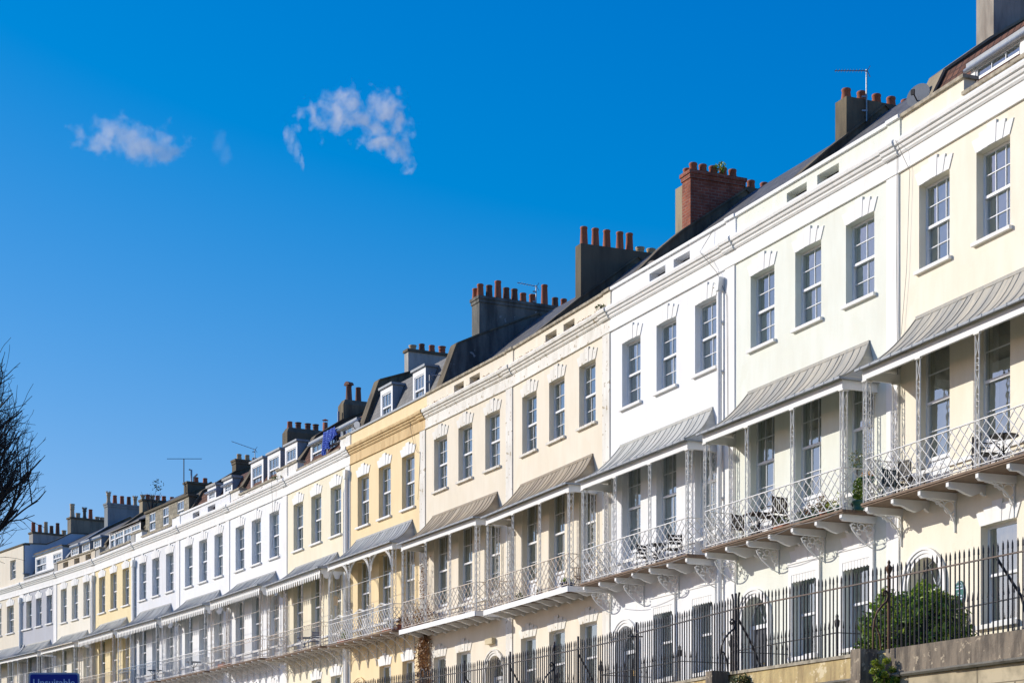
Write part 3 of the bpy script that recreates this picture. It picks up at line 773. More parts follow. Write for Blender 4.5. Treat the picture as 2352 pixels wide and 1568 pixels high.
        if c.get('arches'):
            m = MB()
            for x_a, x_b in zip(xs, xs[1:]):
                for dr_ in (0, .06):
                    rr = (x_b - x_a) / 2 - .08 - dr_
                    m.tube([((x_a + x_b) / 2 + rr * math.cos(R(t_)), -pd - .01, eave - .75 + .62 * math.sin(R(t_)) * rr / .9) for t_ in range(0, 181, 15)], .013, 4, smooth=False)
                for s_, xx in ((1, x_a), (-1, x_b)): m.tube([(xx + s_ * .02, -pd - .01, eave - 1.1), (xx + s_ * .12, -pd - .01, eave - .5), (xx + s_ * .42, -pd - .01, eave - .08)], .013, 4, smooth=False)
            B(m, 'arched_spandrel', im, bl)
        if h >= 6:
            m = MB()
            for (xa, xb) in zip(xs, xs[1:]): m.bar((xa, -pd, eave - 1.05), (xb, -pd, eave - 1.05), .008)
            B(m, 'tie_rod', im, bl)
    if 'pipe' in c:
        x = c['pipe'] * k; yb = -.1; mt = M_white
        m = MB().tube([(x, yb, 3.35), (x, yb, 13.4)], .062, 10); 
        for z in (5, 6.6, 8.3, 10, 11.4, 12.6): m.tube([(x, yb, z), (x, yb, z + .08)], .06, 10, caps=True); m.box(x - .08, x + .08, yb + .02, 0, z + .02, z + .06)
        m.prism([(x - .07, 13.4), (x + .07, 13.4), (x + .12, 13.62), (x + .12, 13.72), (x - .12, 13.72), (x - .12, 13.62)], yb - .09, yb + .1, 'y')
        if c.get('pipe2'): m.tube([(x - .22, yb, 3.35), (x - .22, yb, 12.9), (x - .06, yb, 13.3), (x, yb, 13.42)], .035, 8)
        B(m, 'drainpipe', mt)
    return hs

W1 = wallmat('cream_stucco', (.86, .80, .66)); W2 = wallmat('pale_green_stucco', (.79, .81, .725)); W3 = wallmat('white_stucco', (.84, .85, .86))
W4 = wallmat('buff_stucco', (.82, .745, .61), streak=.45); W6 = wallmat('yellow_stucco', (.87, .70, .43)); W7 = wallmat('pale_primrose_stucco', (.85, .78, .60))
W8 = wallmat('bright_white_stucco', (.86, .87, .88)); W10 = wallmat('off_white_stucco', (.78, .79, .81)); W11 = wallmat('warm_yellow_stucco', (.86, .72, .44))
W12 = wallmat('ivory_stucco', (.86, .81, .69)); W13 = wallmat('grey_stucco', (.50, .51, .55)); W14 = wallmat('beige_stucco', (.80, .73, .60))
PEEL = surf('peeling_white_parapet', (.80, .79, .75), (.45, .40, .32), streak=.5, patch=((.52, .38, .22), 2.2, .66), rough=.9)
T, S_, Bf = M_terra, M_sootpot, M_buff
G2 = [(2.56, 3.64), (4.65, 5.72)]
G3 = [(.58, 1.70), (2.66, 3.76), (4.77, 5.88)]
DM = {n: surf(n, c_, rough=.45) for n, c_ in (('green_door_paint', (.02, .22, .05)), ('slate_blue_door_paint', (.06, .085, .11)), ('dark_door_paint', (.05, .06, .08)), ('yellow_door_paint', (.55, .40, .18)), ('white_door_paint', (.7, .7, .68)))}
OP = lambda *q: ('open', [(a, b, 14.57, 14.90) for a, b in q])
cfgs = {
1: dict(label='cream house with green oval plaque, nearest at the right edge of the terrace', wall=W1, f=6.95, eave=9.72, ct=10.72, zinc=M_zinc[0], val='beam', post='loop', rail='lat', brk=(7, ['consoleiron', 'console']),
        brkmat=M_white, gw=[(2.80, 3.95), (4.95, 6.0)], door=.88, doormat=DM['green_door_paint'], parapet=('low', 2.2, 6.77, 14.70), roof=LOWM, roofmat=M_tile,
        party=[(.55, 15.1), (.83, 15.72), (1.07, 16.18), (2.19, 17.01), (4.2, 18.3), (6.5, 16.5)], pwmat=M_dark, pwcop=M_tan, pwt=.22,
        chim=[dict(y0=2.32, y1=4.6, z0=16.0, z1=19.4, mat=surf('pale_streaked_chimney', (.40, .36, .30), (.10, .075, .065), streak=.7, rough=.95, scale=3), w=.62, pots=[(2.7, .5, 'taper', T), (3.4, .5, 'taper', T), (4.1, .5, 'taper', T)])],
        dorm=[(1.62, 6.7, .6, 15.0, 15.62, 'wide')], cur=[None, None, None, None, 'sides', None, 'shut', 'shut']),
2: dict(label='pale green house with crusted zinc canopy and white blind boxes, second from the right', wall=W2, f=6.95, eave=9.72, ct=10.66, zinc=M_zinc[0], val='beam', post='loop', rail='lat', brk=(7, ['consolelace', 'console']),
        brkmat=M_white, gw=G2, door=.85, doormat=DM['dark_door_paint'], blindbox=True, parapet=OP((2.25, 3.1), (3.53, 4.4)), par=W2, cop=M_white, roof=PLAIN,
        party=[(.8, 15.35), (1.58, 16.08), (2.53, 16.95), (4.3, 18.4), (6.5, 16.6)], pwt=.14, frieze=M_trim,
        chim=[dict(y0=3.16, y1=5.6, z0=16.2, z1=18.47, mat=M_brown, w=.5, pots=[(y, .28, 'taper', T) for y in (3.32, 3.77, 4.22, 4.66, 5.1, 5.4)])],
        cur=['low', 'full', 'full', 'sides', 'sides', 'sides', 'blind', 'sides']),
3: dict(label='pure white house with tall white drainpipe and door 36, beside the pale green one', wall=W3, f=6.95, eave=9.74, ct=10.66, zinc=M_zinc[3], val='beam', post='x', rail='lat', brk=(7, ['consolelace', 'console']),
        brkmat=M_white, gw=G2, door=.88, doormat=DM['slate_blue_door_paint'], blindbox=True, parapet=OP((2.21, 3.1), (3.54, 4.4)), par=W3, cop=M_white, roof=PLAIN, pipe=6.12, pipe2=False,
        party=[(.8, 15.6), (1.62, 16.42), (2.29, 16.99), (4.3, 18.4), (6.5, 16.6)], pwt=.14,
        chim=[dict(y0=2.5, y1=4.25, z0=16.2, z1=18.72, mat=M_brick, w=.47, cap='corb', capmat=M_brick, pots=[(2.72, .26, 'taper', T), (3.03, .26, 'taper', T), (3.36, .26, 'taper', T), (3.69, .26, 'taper', T), (4.0, .26, 'taper', T), (2.65, .22, 'taper', T, -.22)], moss=True),
              dict(y0=2.52, y1=3.4, z0=16.2, z1=18.45, mat=M_tan, w=.42, t=-.69, pots=[]),
              dict(y0=4.26, y1=5.9, z0=16.2, z1=18.5, mat=M_dark, w=.5, pots=[(4.62, .26, 'taper', T), (5.06, .26, 'taper', T), (5.48, .26, 'taper', T)])],
        cur=[None, 'low', None, 'sides', 'sides', 'sides', 'sides', 'sides']),
4: dict(label='buff house without a front door under crusted trim, its balcony railing streaked with rust', wall=W4, trim=M_oldtrim, f=7.0, eave=9.83, ct=10.76, zinc=M_zinc[2], val='beam', post='x', rail='lat', brk=(8, ['corbel']), railmat=M_rustiron, fascia=True,
        brkmat=M_white, gw=G3, parapet=OP((2.33, 3.12), (3.6, 4.35)), roof=PLAIN, pwt=.12, party=[(.9, 15.7), (2.2, 16.8), (4.3, 18.4), (6.5, 16.6)], nostring=True,
        chim=[dict(y0=2.3, y1=5.1, z0=15.9, z1=18.6, mat=M_dark, w=.40, pots=[(2.5, .64, 'taper', T), (2.9, .62, 'taper', T), (3.3, .6, 'taper', T), (3.76, .62, 'taper', T), (4.1, .6, 'taper', T), (4.48, .2, 'roll', Bf), (4.87, .22, 'roll', Bf)])],
        cur=['sides', None, 'sides', None, 'sides', 'sides', 'left', 'sides', 'sides']),
5: dict(label='buff house with brown creeper at its far end and arched door', wall=W4, trim=M_oldtrim, f=7.06, eave=9.95, ct=10.84, zinc=M_zinc[2], val='beam', post='x', rail='lat', brk=(8, ['corbel']), railmat=M_rustiron, fascia=True, iron=M_iron,
        brkmat=M_white, gw=[(.64, 1.65), (2.52, 3.62)], door=5.42, doormat=DM['white_door_paint'], parapet=OP((2.25, 3.02), (3.47, 4.25)), roof=PLAIN,
        party=[(.45, 15.0), (.65, 15.57), (1.16, 16.93), (2.01, 17.34), (4.3, 18.35), (6.5, 16.6)], pwmat=M_grey, pwcop=M_brown, pwt=.2,
        chim=[dict(y0=2.0, y1=5.7, z0=15.9, z1=18.7, mat=M_grey, w=.60, cap='corb', capmat=M_grey, moss=True,
              pots=[(1.98 + .14, .42, 'taper', T, -.25), (2.18, .52, 'taper', T), (2.52, .5, 'taper', S_), (2.86, .66, 'taper', T), (3.18, .54, 'taper', S_), (3.5, .53, 'taper', S_), (3.84, .42, 'taper', T), (4.2, .4, 'taper', T), (4.68, .8, 'taper', T), (5.1, .44, 'taper', S_), (5.45, .44, 'taper', T)])],
        cur=[None, 'sides', None, 'sides', 'sides', 'sides', 'left', 'sides']),
6: dict(label='deep yellow house with ochre stone cornice, two tall lead dormers and arched ironwork', wall=W6, trim=M_trim, cornice=M_ochre, frieze=M_ochre, pil=M_oldtrim, f=7.15, eave=10.14, ct=11.0, uz=(13.30, 11.46), zinc=M_zinc[1], val='beam', post='loop', rail='orn', arches=True, brk=(8, ['arc']),
        gw=[(2.72, 3.75), (4.76, 5.8)], door=.9, doormat=DM['yellow_door_paint'], dsur=W6, parapet=('full',), cop=M_lead, roof=MANS,
        party=[(.45, 15.1), (.56, 15.48), (1.17, 17.17), (2.33, 17.58), (4.3, 18.2), (6.5, 16.6)], pwmat=M_brown, pwt=.2,
        chim=[dict(y0=2.34, y1=4.6, z0=16.2, z1=18.5, mat=M_palegrey, w=.36, cap='slab', pots=[(2.6, .25, 'roll', Bf), (2.98, .34, 'taper', S_), (3.4, .26, 'taper', T), (3.83, .26, 'roll', T), (4.3, .26, 'taper', T)])],
        dorm=[(1.42, 2.52, .6, 15.15, 16.5, 'lead'), (4.32, 5.4, .6, 15.15, 16.5, 'lead')], cur=['sides', 'full', 'full', 'sides', 'sides', 'sides', 'sides', 'sides']),
7: dict(label='pale primrose house with scalloped white valance, beside the deep yellow one', wall=W7, f=7.22, eave=10.14, ct=10.82, uz=(13.36, 11.5), zinc=M_zinc[1], val='scallop', post='ring', rail='bar', brk=(9, ['arc']), iron=M_rustiron, pipe=6.55, pipe2=True,
        gw=[(2.7, 3.75), (4.75, 5.85)], door=.9, doormat=DM['white_door_paint'], parapet=('low', 1.05, 5.7, 14.66), par=PEEL, roof=LOWM, roofmat=M_tile,
        party=[(.5, 15.1), (.57, 15.35), (1.25, 16.39), (2.42, 17.17), (4.2, 18.0), (6.5, 16.5)], pwmat=M_dark, pwcop=M_brown, pwt=.2,
        chim=[dict(y0=2.42, y1=4.4, z0=16.0, z1=18.05, mat=M_brown, w=.6, cap='chamfer', pots=[(2.78, .75, 'hood', S_), (3.2, .62, 'taper', S_), (3.75, .2, 'taper', S_)])],
        dorm=[(1.15, 6.1, .55, 14.95, 15.82, 'wide')], cur=[None, None, None, 'sides', 'sides', 'sides', 'sides', 'full']),
8: dict(label='white house with three tall lead-capped dormers and peeling parapet', wall=W8, f=7.35, eave=10.3, ct=10.97, uz=(13.43, 11.56), zinc=M_zinc[1], val='scallop', post='ring', rail='bar', brk=(9, ['arc']), iron=M_rustiron,
        gw=G2, door=.9, doormat=DM['white_door_paint'], parapet=('low', 1.1, 5.45, 14.78), par=PEEL, roof=LOWM, roofmat=M_tile,
        party=[(.6, 15.4), (1.1, 16.25), (2.68, 17.3), (4.2, 18.0), (6.5, 16.5)], pwt=.15,
        chim=[dict(y0=2.66, y1=5.0, z0=16.0, z1=18.25, mat=M_dark, w=.6, cap='chamfer', pots=[(2.9, .3, 'taper', T), (3.3, .34, 'roll', S_), (3.76, .3, 'roll', S_), (4.14, .3, 'roll', S_), (4.6, .6, 'cowl', T)])],
        dorm=[(.95, 2.45, .6, 15.0, 16.3, 'lead'), (2.95, 4.42, .6, 15.0, 16.3, 'lead'), (4.95, 6.3, .6, 15.0, 16.3, 'lead')], cur=['sides', None, 'sides', None, 'sides', 'sides', None, 'sides']),
9: dict(label='white house with two small guttered dormers behind an intact parapet', wall=W8, f=7.36, eave=10.25, ct=10.98, uz=(13.48, 11.6), zinc=M_zinc[1], val='scallop', post='ring', rail='bar', brk=(9, ['arc']),
        gw=G2, door=.9, doormat=DM['dark_door_paint'], parapet=OP((1.7, 2.62), (3.75, 4.75)), par=W10, cop=M_white, roof=LOWM, roofmat=M_tile,
        party=[(.6, 15.4), (1.1, 16.25), (2.76, 17.35), (4.2, 17.9), (6.5, 16.5)], pwt=.15,
        chim=[dict(y0=2.76, y1=4.3, z0=16.0, z1=17.95, mat=M_dark, w=.5, cap='corb', pots=[(3.02, .26, 'taper', Bf), (3.43, .26, 'taper', Bf), (3.8, .24, 'taper', Bf)])],
        dorm=[(2.1, 3.25, .6, 15.15, 16.1, 'small'), (4.25, 5.4, .6, 15.15, 16.1, 'small')], cur=['sides', 'sides', 'sides', None, 'sides', 'sides']),
10: dict(label='off-white house with long tile-hung attic storey and steel-blue railing', wall=W10, f=7.38, eave=10.25, ct=11.07, uz=(13.46, 11.66), zinc=M_zinc[1], val='scallop', post='ring', rail='bar', brk=(8, ['arc']), railmat=M_blueiron,
        gw=G2, door=.9, doormat=DM['white_door_paint'], parapet=('low', .9, 5.0, 14.72), par=W8, roof=LOWM, pipe=-.05,
        party=[(.6, 15.4), (1.1, 16.2), (2.7, 17.25), (4.2, 17.9), (6.5, 16.5)], pwt=.15,
        chim=[dict(y0=2.74, y1=4.3, z0=16.0, z1=17.9, mat=M_dark, w=.5, cap='slab', pots=[(3.3, .26, 'taper', T), (3.78, .26, 'taper', T)])],
        dorm=[(.15, 6.55, .5, 15.05, 16.1, 'hung')], cur=['sides', 'sides', 'sides', 'sides', None, 'sides']),
11: dict(label='warm yellow house with a long white glazed attic and forked drainpipe', wall=W11, f=7.38, eave=10.33, ct=11.05, uz=(13.50, 11.66), zinc=M_zinc[3], val='scallop', post='ring', rail='bar', brk=(8, ['arc']), iron=M_rustiron, pipe=6.8,
        gw=G2, door=.9, doormat=DM['yellow_door_paint'], parapet=('low', .65, 5.4, 14.72), par=M_palegrey, roof=[(.45, 14.9), (1.1, 16.1), (4, 18.0), (8, 15.4)],
        party=[(.6, 15.4), (1.1, 16.1), (2.57, 17.2), (4.2, 18.0), (6.5, 16.5)], pwt=.12,
        chim=[dict(y0=2.57, y1=4.9, z0=16.0, z1=17.95, mat=M_tan, w=.5, cap='slab', pots=[(2.72, .28, 'crown', Bf, -.12), (2.95, .28, 'taper', T), (3.2, .26, 'crown', Bf), (3.5, .28, 'taper', T), (3.85, .28, 'taper', T), (4.3, .28, 'taper', T)])],
        dorm=[(.85, 6.1, .5, 14.95, 15.86, 'glaz')], cur=['sides', 'sides', 'sides', 'sides', 'sides', 'sides']),
12: dict(label='ivory house with three square parapet openings and three small white dormers', wall=W12, f=7.38, eave=10.25, ct=10.97, uz=(13.53, 11.72), zinc=M_zinc[3], val='beam', post='x', rail='bar', brk=(7, ['arc']), edge=M_rustiron, pipe=6.6, pipe2=True,
        gw=G2, door=.9, doormat=DM['dark_door_paint'], parapet=('open', [(1.0, 1.95, 14.68, 14.98), (3.0, 3.95, 14.68, 14.98), (5.0, 5.95, 14.68, 14.98)]), par=wallmat('dull_beige_stucco', (.66, .58, .46)), roof=LOWM,  # parapet in a darker beige than the ivory front
        party=[(.6, 15.4), (1.1, 16.1), (2.9, 17.3), (4.2, 18.0), (6.5, 16.5)], pwt=.12, pwcop=M_lead,
        chim=[dict(y0=2.9, y1=5.1, z0=16.0, z1=18.65, mat=surf('slate_blue_chimney_render', (.27, .30, .31), (.1, .11, .12), streak=.6, rough=.95), w=.52, cap='corb', pots=[(3.05, .66, 'crown', Bf), (3.42, .5, 'taper', T), (3.84, .5, 'taper', T), (4.24, .5, 'taper', S_), (4.62, .62, 'crown', Bf)])],
        dorm=[(.6, 2.0, .6, 15.0, 15.95, 'twin'), (2.6, 3.95, .6, 15.0, 15.95, 'twin'), (4.6, 5.9, .6, 15.0, 15.95, 'twin')], cur=['sides', 'sides', None, None, None, None]),
13: dict(label='grey house with a boxy white roof extension, only grey front in the terrace', wall=W13, f=7.38, eave=10.22, ct=10.96, uz=(13.42, 11.87), zinc=M_zinc[3], val='beam', post='x', rail='bar', brk=(7, ['arc']), 
        gw=G2, door=.9, doormat=DM['white_door_paint'], parapet=('low', .1, 4.7, 14.76), par=M_palegrey, cop=M_lead, roof=LOWM,
        party=[(.09, 16.79), (1.4, 16.86), (2.0, 17.15), (2.86, 17.63), (6.3, 17.8), (6.5, 17.8)], pwmat=M_sideshade, pwcop=M_dark, pwt=.12,
        chim=[dict(y0=2.86, y1=5.2, z0=16.0, z1=18.6, mat=surf('cream_fronted_dark_stack', (.28, .25, .19), (.06, .06, .06), streak=.8, rough=.95), w=.52, cap='slab', pots=[(3.05, .8, 'band', Bf), (3.4, .26, 'roll', Bf), (3.8, .68, 'crown', M_grey), (4.17, .6, 'taper', T), (4.58, .24, 'roll', Bf), (4.88, .24, 'roll', Bf)])],
        dorm=[(.75, 6.1, .5, 15.0, 16.15, 'white')], cur=['sides', 'sides', None]),
14: dict(label='beige house with a full extra attic storey, farthest at the left edge', wall=W14, f=7.38, eave=10.22, ct=11.0, uz=(13.45, 11.88), zinc=M_zinc[1], val='beam', post='x', rail='bar', brk=(7, ['arc']), pipe=5.0,
        gw=[(2.2, 3.0)], parapet=('attic',), par=W14, cop=M_dark, roof=[(.3, 16.6), (1.6, 16.9), (4, 17.8), (8, 15.4)],
        chim=[dict(y0=1.95, y1=5.0, z0=16.3, z1=18.14, mat=M_palegrey, w=.6, t=1.35, cap='slab', pots=[(2.1, .62, 'taper', T), (2.5, .48, 'taper', T), (2.87, .74, 'taper', Bf), (3.22, .5, 'taper', S_), (3.6, .74, 'taper', S_), (4.0, .34, 'roll', Bf), (4.4, .36, 'roll', Bf)])],
        cur=['sides', 'sides', None]),
}
for h in range(1, 15): house(h, cfgs[h])
# details fixed to the houses
def part(h, mb, name, mat, par=None): return mb.build(name, mat, par or HOUSES[h], dz=-ZB)
# green oval plaque on the nearest house (lettering too small to read: fine pale lines)
m = MB(); m.prism([(2.13 + .17 * math.cos(R(a)), 4.85 + .27 * math.sin(R(a))) for a in range(0, 360, 18)], -.03, 0, 'y'); pl = part(1, m, 'plaque', M_plaque)
m = MB(); pts = [(2.13 + .155 * math.cos(R(a)), -.034, 4.85 + .25 * math.sin(R(a))) for a in range(0, 361, 18)]; m.tube(pts, .006, 4)
for zz, w in ((5.0, .08), (4.94, .12), (4.86, .05), (4.80, .10), (4.74, .12), (4.66, .07)): m.box(2.13 - w, 2.13 + w, -.036, -.03, zz, zz + .022)
part(1, m, 'plaque_lettering', M_signw, pl)
cu = bpy.data.curves.new('door_number', 'FONT'); cu.body = '36'; cu.size = .2; cu.extrude = .005; cu.align_x = 'CENTER'; cu.materials.append(M_gold)
def text_mesh(cu, name):
    t = bpy.data.objects.new('tmp', cu); COL.objects.link(t); bpy.context.view_layer.update()
    me = bpy.data.meshes.new_from_object(t.evaluated_get(bpy.context.evaluated_depsgraph_get())); me.name = name; bpy.data.objects.remove(t); return me
link('door_number', text_mesh(cu, 'door_number'), HOUSES[3], (.88, .265, 4.42 - ZB), (R(90), 0, 0))
part(5, MB().box(4.95, 5.45, -.14, 0, 6.12, 6.30), 'lamp_box', surf('cream_lamp_box', (.62, .53, .34)))
# sagging cables on the fronts
def cable(name, label, pts, r=.012, sag=0):
    r *= .6
    out = []
    for p, q in zip(pts, pts[1:]):
        for k in range(6):
            s = k / 6; v = p.lerp(q, s); v.z -= sag * math.sin(math.pi * s); out.append(v)
    out.append(pts[-1]); o = pts[0]
    m = MB().tube([v - o for v in out], r, 4, smooth=False); ob = m.build(name, M_cabl, None, o); tag(ob, label, 'cable', 'cables strung on the house fronts'); return ob
cable('wall_cable', 'thin grey cable running down beside the pilaster between pale green and cream houses', [wp(2, 6.72, -.05, 14.4), wp(2, 6.70, -.05, 12), wp(2, 6.74, -.05, 9.2), wp(2, 6.6, -.06, 7.2)])
cable('wall_cable', 'thin pale cable down the left part of the cream house by its first window', [wp(1, .15, -.22, 14.5), wp(1, .42, -.05, 13.8), wp(1, .3, -.05, 11.8), wp(1, .1, -.05, 10.5)], .009)
cable('wall_cable', 'looped cable beneath the cornice at the near end of the white house', [wp(3, 5.6, .02, 15.1), wp(3, 5.3, -.23, 14.55), wp(3, 5.9, -.1, 13.9), wp(3, 6.3, -.05, 13.2), wp(3, 6.35, -.05, 10)], .012)
cable('wall_cable', 'drooping cable at the far end of the yellow house front', [wp(6, 5.6, -.1, 14.6), wp(6, 5.9, -.05, 13.6), wp(6, 6.4, -.04, 13.2), wp(6, 6.2, -.04, 11.6)], .012, .15)
cable('wall_cable', 'thin cable hanging on the white house with three dormers', [wp(8, 5.5, -.2, 14.6), wp(8, 5.3, -.05, 13.2), wp(8, 5.2, -.05, 12), wp(8, 6.0, -.05, 11.6)], .012, .1)
cable('balcony_cable', 'pale hose drooping beneath the balcony of the white house with door 36', [wp(3, -.05, -.98, 6.8), wp(3, 1.9, -.98, 6.62), wp(3, 3.7, -.98, 6.9), wp(3, 5.9, -.98, 6.86)], .014, .06)
cable('balcony_cable', 'pale hose looping beneath the balcony of the pale green house', [wp(2, 1.3, -.98, 6.82), wp(2, 2.7, -.98, 6.8), wp(2, 4.3, -.98, 6.88), wp(2, 5.9, -.98, 6.87)], .014, .05)

# ------------------------------------------------------------------ aerials and dishes
def aerial(label, h, t, y, z0, z1, boom, nel=9, dirang=0, tilt=0):
    o = thing('television_aerial', label, 'aerial', wp(h, t, y, z0), 0, 'television aerials on the chimneys')
    MB().tube([(0, 0, 0), (0, 0, z1 - z0)], .02, 6).box(-.12, .02, -.02, .02, .25, .29).box(-.12, .02, -.02, .02, .6, .64).build('mast', M_steel, o)
    m = MB(); L = boom; c, s = math.cos(R(dirang)), math.sin(R(dirang)); top = z1 - z0 - .03
    m.bar((0, 0, top), (-L * c, -L * s, top + tilt), .012)
    for k in range(nel):
        q = (k + .5) / nel; x, y_, z_ = -L * c * q, -L * s * q, top + tilt * q; e = .10
        m.bar((x + s * e, y_ - c * e, z_), (x - s * e, y_ + c * e, z_), .006)
    for sg in (-1, 1): m.bar((.02, 0, top), (.10, .05, top + sg * .14), .01)
    m.build('antenna', M_steel, o); return o
aerial('tall yagi aerial with pointing boom on the brown stack behind the pale green house', 2, .05, 3.72, 17.9, 19.2, .8, 11, 0)
aerial('small dark aerial among the clay pots of the mossy grey stack', 5, 0, 4.2, 18.5, 19.33, .7, 7, 20, .06)
aerial('dark grid aerial behind the parapet of the deep yellow house', 6, 6.1, .45, 15.1, 15.95, .9, 8, 160)
aerial('small aerial leaning on the roof between two white houses', 9, .3, 3.6, 17.7, 18.45, 1.1, 8, 10, .35)
o = thing('television_aerial', 'very tall T-shaped aerial standing above the tile-hung attic', 'aerial', wp(10, 0, 2.55, 17.0), 0, 'television aerials on the chimneys')
MB().tube([(.1, 0, 0), (.1, 0, .6), (0, 0, .85), (0, 0, 2.0)], .025, 6).build('mast', M_black, o); MB().bar((-.85, 0, 2.0), (.9, 0, 2.0), .014).build('antenna', M_black, o)
o = thing('flue_pipe', 'pair of bent steel flue pipes on the stack above the tile-hung attic', 'flue', wp(10, 0, 2.95, 17.9)); 
MB().tube([(0, 0, 0), (0, 0, .58), (-.12, 0, .6)], .045, 8).tube([(.12, 0, 0), (.12, 0, .2), (.3, 0, .38)], .045, 8).build('pipe', M_steel, o)
o = thing('flue_pipe', 'thin upright steel pipe beside the brown chimney of the primrose house', 'flue', wp(8, 6.6, 2.3, 16.6)); MB().tube([(0, 0, 0), (0, 0, .95)], .045, 8, caps=True).build('pipe', M_steel, o)
def dish(label, loc, rad, az, mat=M_dish, el=25):
    o = thing('satellite_dish', label, 'satellite dish', loc, R(az), 'satellite dishes on the roofs')
    m = MB(); n = 6; pr = [(rad * k / n, .22 * rad * (k / n) ** 2) for k in range(n + 1)]
    m.lathe([(max(.001, r_), z) for r_, z in pr] + [(rad, .22 * rad + .01)], n=24); r_ = m.build('reflector', mat, o); r_.rotation_euler = (R(90 - el), 0, 0)
    MB().tube([(0, 0, -.5), (0, .1, -.15), (0, .1, 0)], .03, 6).build('bracket', M_steel, o)
    MB().tube([(0, 0, -rad * .7), (0, -rad * 1.1, 0)], .015, 5).box(-.04, .04, -rad * 1.2, -rad * 1.05, -.05, .06).build('receiver_arm', M_black, o)
    return o
dish('large grey satellite dish behind the cream parapet at the top right', wp(1, -.35, .7, 15.72), .27, -40, el=15)
dish('brown-tinted satellite dish behind the parapet of the white house', wp(3, 0.9, .8, 15.5), .2, -40, surf('tan_dish_enamel', (.30, .25, .2), streak=.4), 10)
dish('pale satellite dish at the near end of the primrose house roof', wp(7, 6.3, .45, 15.45), .2, -40, surf('pale_dish_enamel', (.42, .43, .43)), 10)

# blue cloth on the dormer of the primrose house
m = MB(); nx, nz = 22, 10
def tw(i, j):
    u, v = i / nx, j / nz
    return (u * 1.25 + .1 * v - .15 * v * (1 - u), -.05 * math.sin(u * 21 + v * 2) * (.3 + v) - .03, -v * (.62 + .24 * math.cos(u * 3.1) + .06 * math.sin(u * 17)))
for i in range(nx):
    for j in range(nz): m.face([tw(i, j), tw(i + 1, j), tw(i + 1, j + 1), tw(i, j + 1)], True)
a_, u_, i_, _ = frame(7)
ob = m.build('cloth', M_towel, None, wp(7, 3.0, .42, 15.86)); ob.rotation_euler = (0, 0, math.atan2(u_.y, u_.x)); tag(ob, 'crumpled blue patterned cloth hung from the attic window of the primrose house', 'cloth')
md = ob.modifiers.new('thickness', 'SOLIDIFY'); md.thickness = .01

# ------------------------------------------------------------------ balcony furniture and plants
def garden_chair(name, label, h, t, y, z, rz, mat, group='chairs on the balconies', sc=.9, slats=True):
    a, u, i, L = frame(h)
    o = thing(name, label, 'chair', wp(h, t, y, z), math.atan2(u.y, u.x) + R(rz), group); o.scale = (sc,) * 3
    m = MB()
    for k in range(6): m.box(-.2, .2, -.2 + k * .07, -.2 + k * .07 + .055, .38, .40)
    m.build('seat', mat, o)
    m = MB()
    if slats:
        for k in range(7): m.box(-.19 + k * .058, -.19 + k * .058 + .035, .2, .215, .47, .74)
        m.box(-.21, .21, .195, .225, .74, .78); m.box(-.21, .21, .195, .225, .44, .47)
    else:
        for k in range(3): m.box(-.2, .2, .2, .22, .50 + k * .1, .57 + k * .1)
    m.build('backrest', mat, o)
    for sx in (-.2, .2):
        MB().tube([(sx, .2, 0), (sx, .22, .42), (sx, .21, .8)], .014, 5).build('leg', mat, o); MB().tube([(sx, -.2, 0), (sx, -.2, .4)], .014, 5).build('leg', mat, o)
    for sx in (-.22, .22): MB().tube([(sx, -.2, .4), (sx, -.2, .58), (sx, .2, .58)], .012, 5).build('armrest', mat, o)
    return o
def table(label, h, t, y, z, mat, rad=.28, round_=True, hgt=.58):
    a, u, i, L = frame(h)
    o = thing('table', label, 'table', wp(h, t, y, z), math.atan2(u.y, u.x), 'tables on the balconies')
    m = MB()
    if round_: m.lathe([(rad, 0), (rad, .02), (rad - .02, .025)], n=20)
    else:
        for k in range(7): m.box(-rad, rad, -rad + k * 2 * rad / 7, -rad + (k + .85) * 2 * rad / 7, 0, .025)
    m.build('tabletop', mat, o, (0, 0, hgt))
    for s in (-1, 1):
        MB().tube([(s * rad * .8, -.15, 0), (0, 0, hgt * .5), (-s * rad * .8, .15, hgt)], .013, 5).build('leg', mat, o)
        MB().tube([(s * rad * .8, .15, 0), (0, 0, hgt * .5), (-s * rad * .8, -.15, hgt)], .013, 5).build('leg', mat, o)
    return o
def potted(label, h, t, y, z, potmat, r=.11, ph=.17, plant=(.13, .13, .14), leaf=M_herb, n=120, ls=.035, seed=1, box_=False, group='pots of plants on the balconies', stem=0):
    a, u, i, L = frame(h)
    o = thing('potted_plant', label, 'potted plant', wp(h, t, y, z), math.atan2(u.y, u.x), group)
    m = MB()
    if box_: m.box(-r * 2.2, r * 2.2, -r, r, 0, ph)
    else: m.lathe([(r * .7, 0), (r * .95, ph * .8), (r * 1.08, ph * .82), (r * 1.08, ph), (r * .9, ph), (r * .9, ph - .03)], n=14)
    m.build('pot', potmat, o)
    if stem: MB().tube([(.02 * math.sin(k), .02 * math.cos(k * 1.3), ph - .03 + stem * k / 8) for k in range(9)], .012, 5).build('stem', M_wood2, o)
    foliage([(0, 0, ph + stem + plant[2] * .7)], plant, n, ls, leaf, 'foliage', o, seed=seed)
    return o
f1 = 6.95
garden_chair('garden_chair', 'black slatted chair on the cream balcony behind the lattice, left of the window', 1, 1.05, -.42, f1, 190, M_black)
garden_chair('folded_chair', 'blue-grey chair tucked in the far corner of the cream balcony', 1, .35, -.35, f1, 100, surf('dark_teal_paint', (.03, .06, .08)))
garden_chair('garden_chair', 'dark metal chair by the second window of the cream balcony', 1, 3.6, -.45, f1, 170, M_black)
table('small round dark table by the second window of the cream balcony', 1, 4.15, -.45, f1, M_black)
table('dark timber table on the pale green balcony', 2, 1.75, -.45, f1, M_wood2, .25, False)
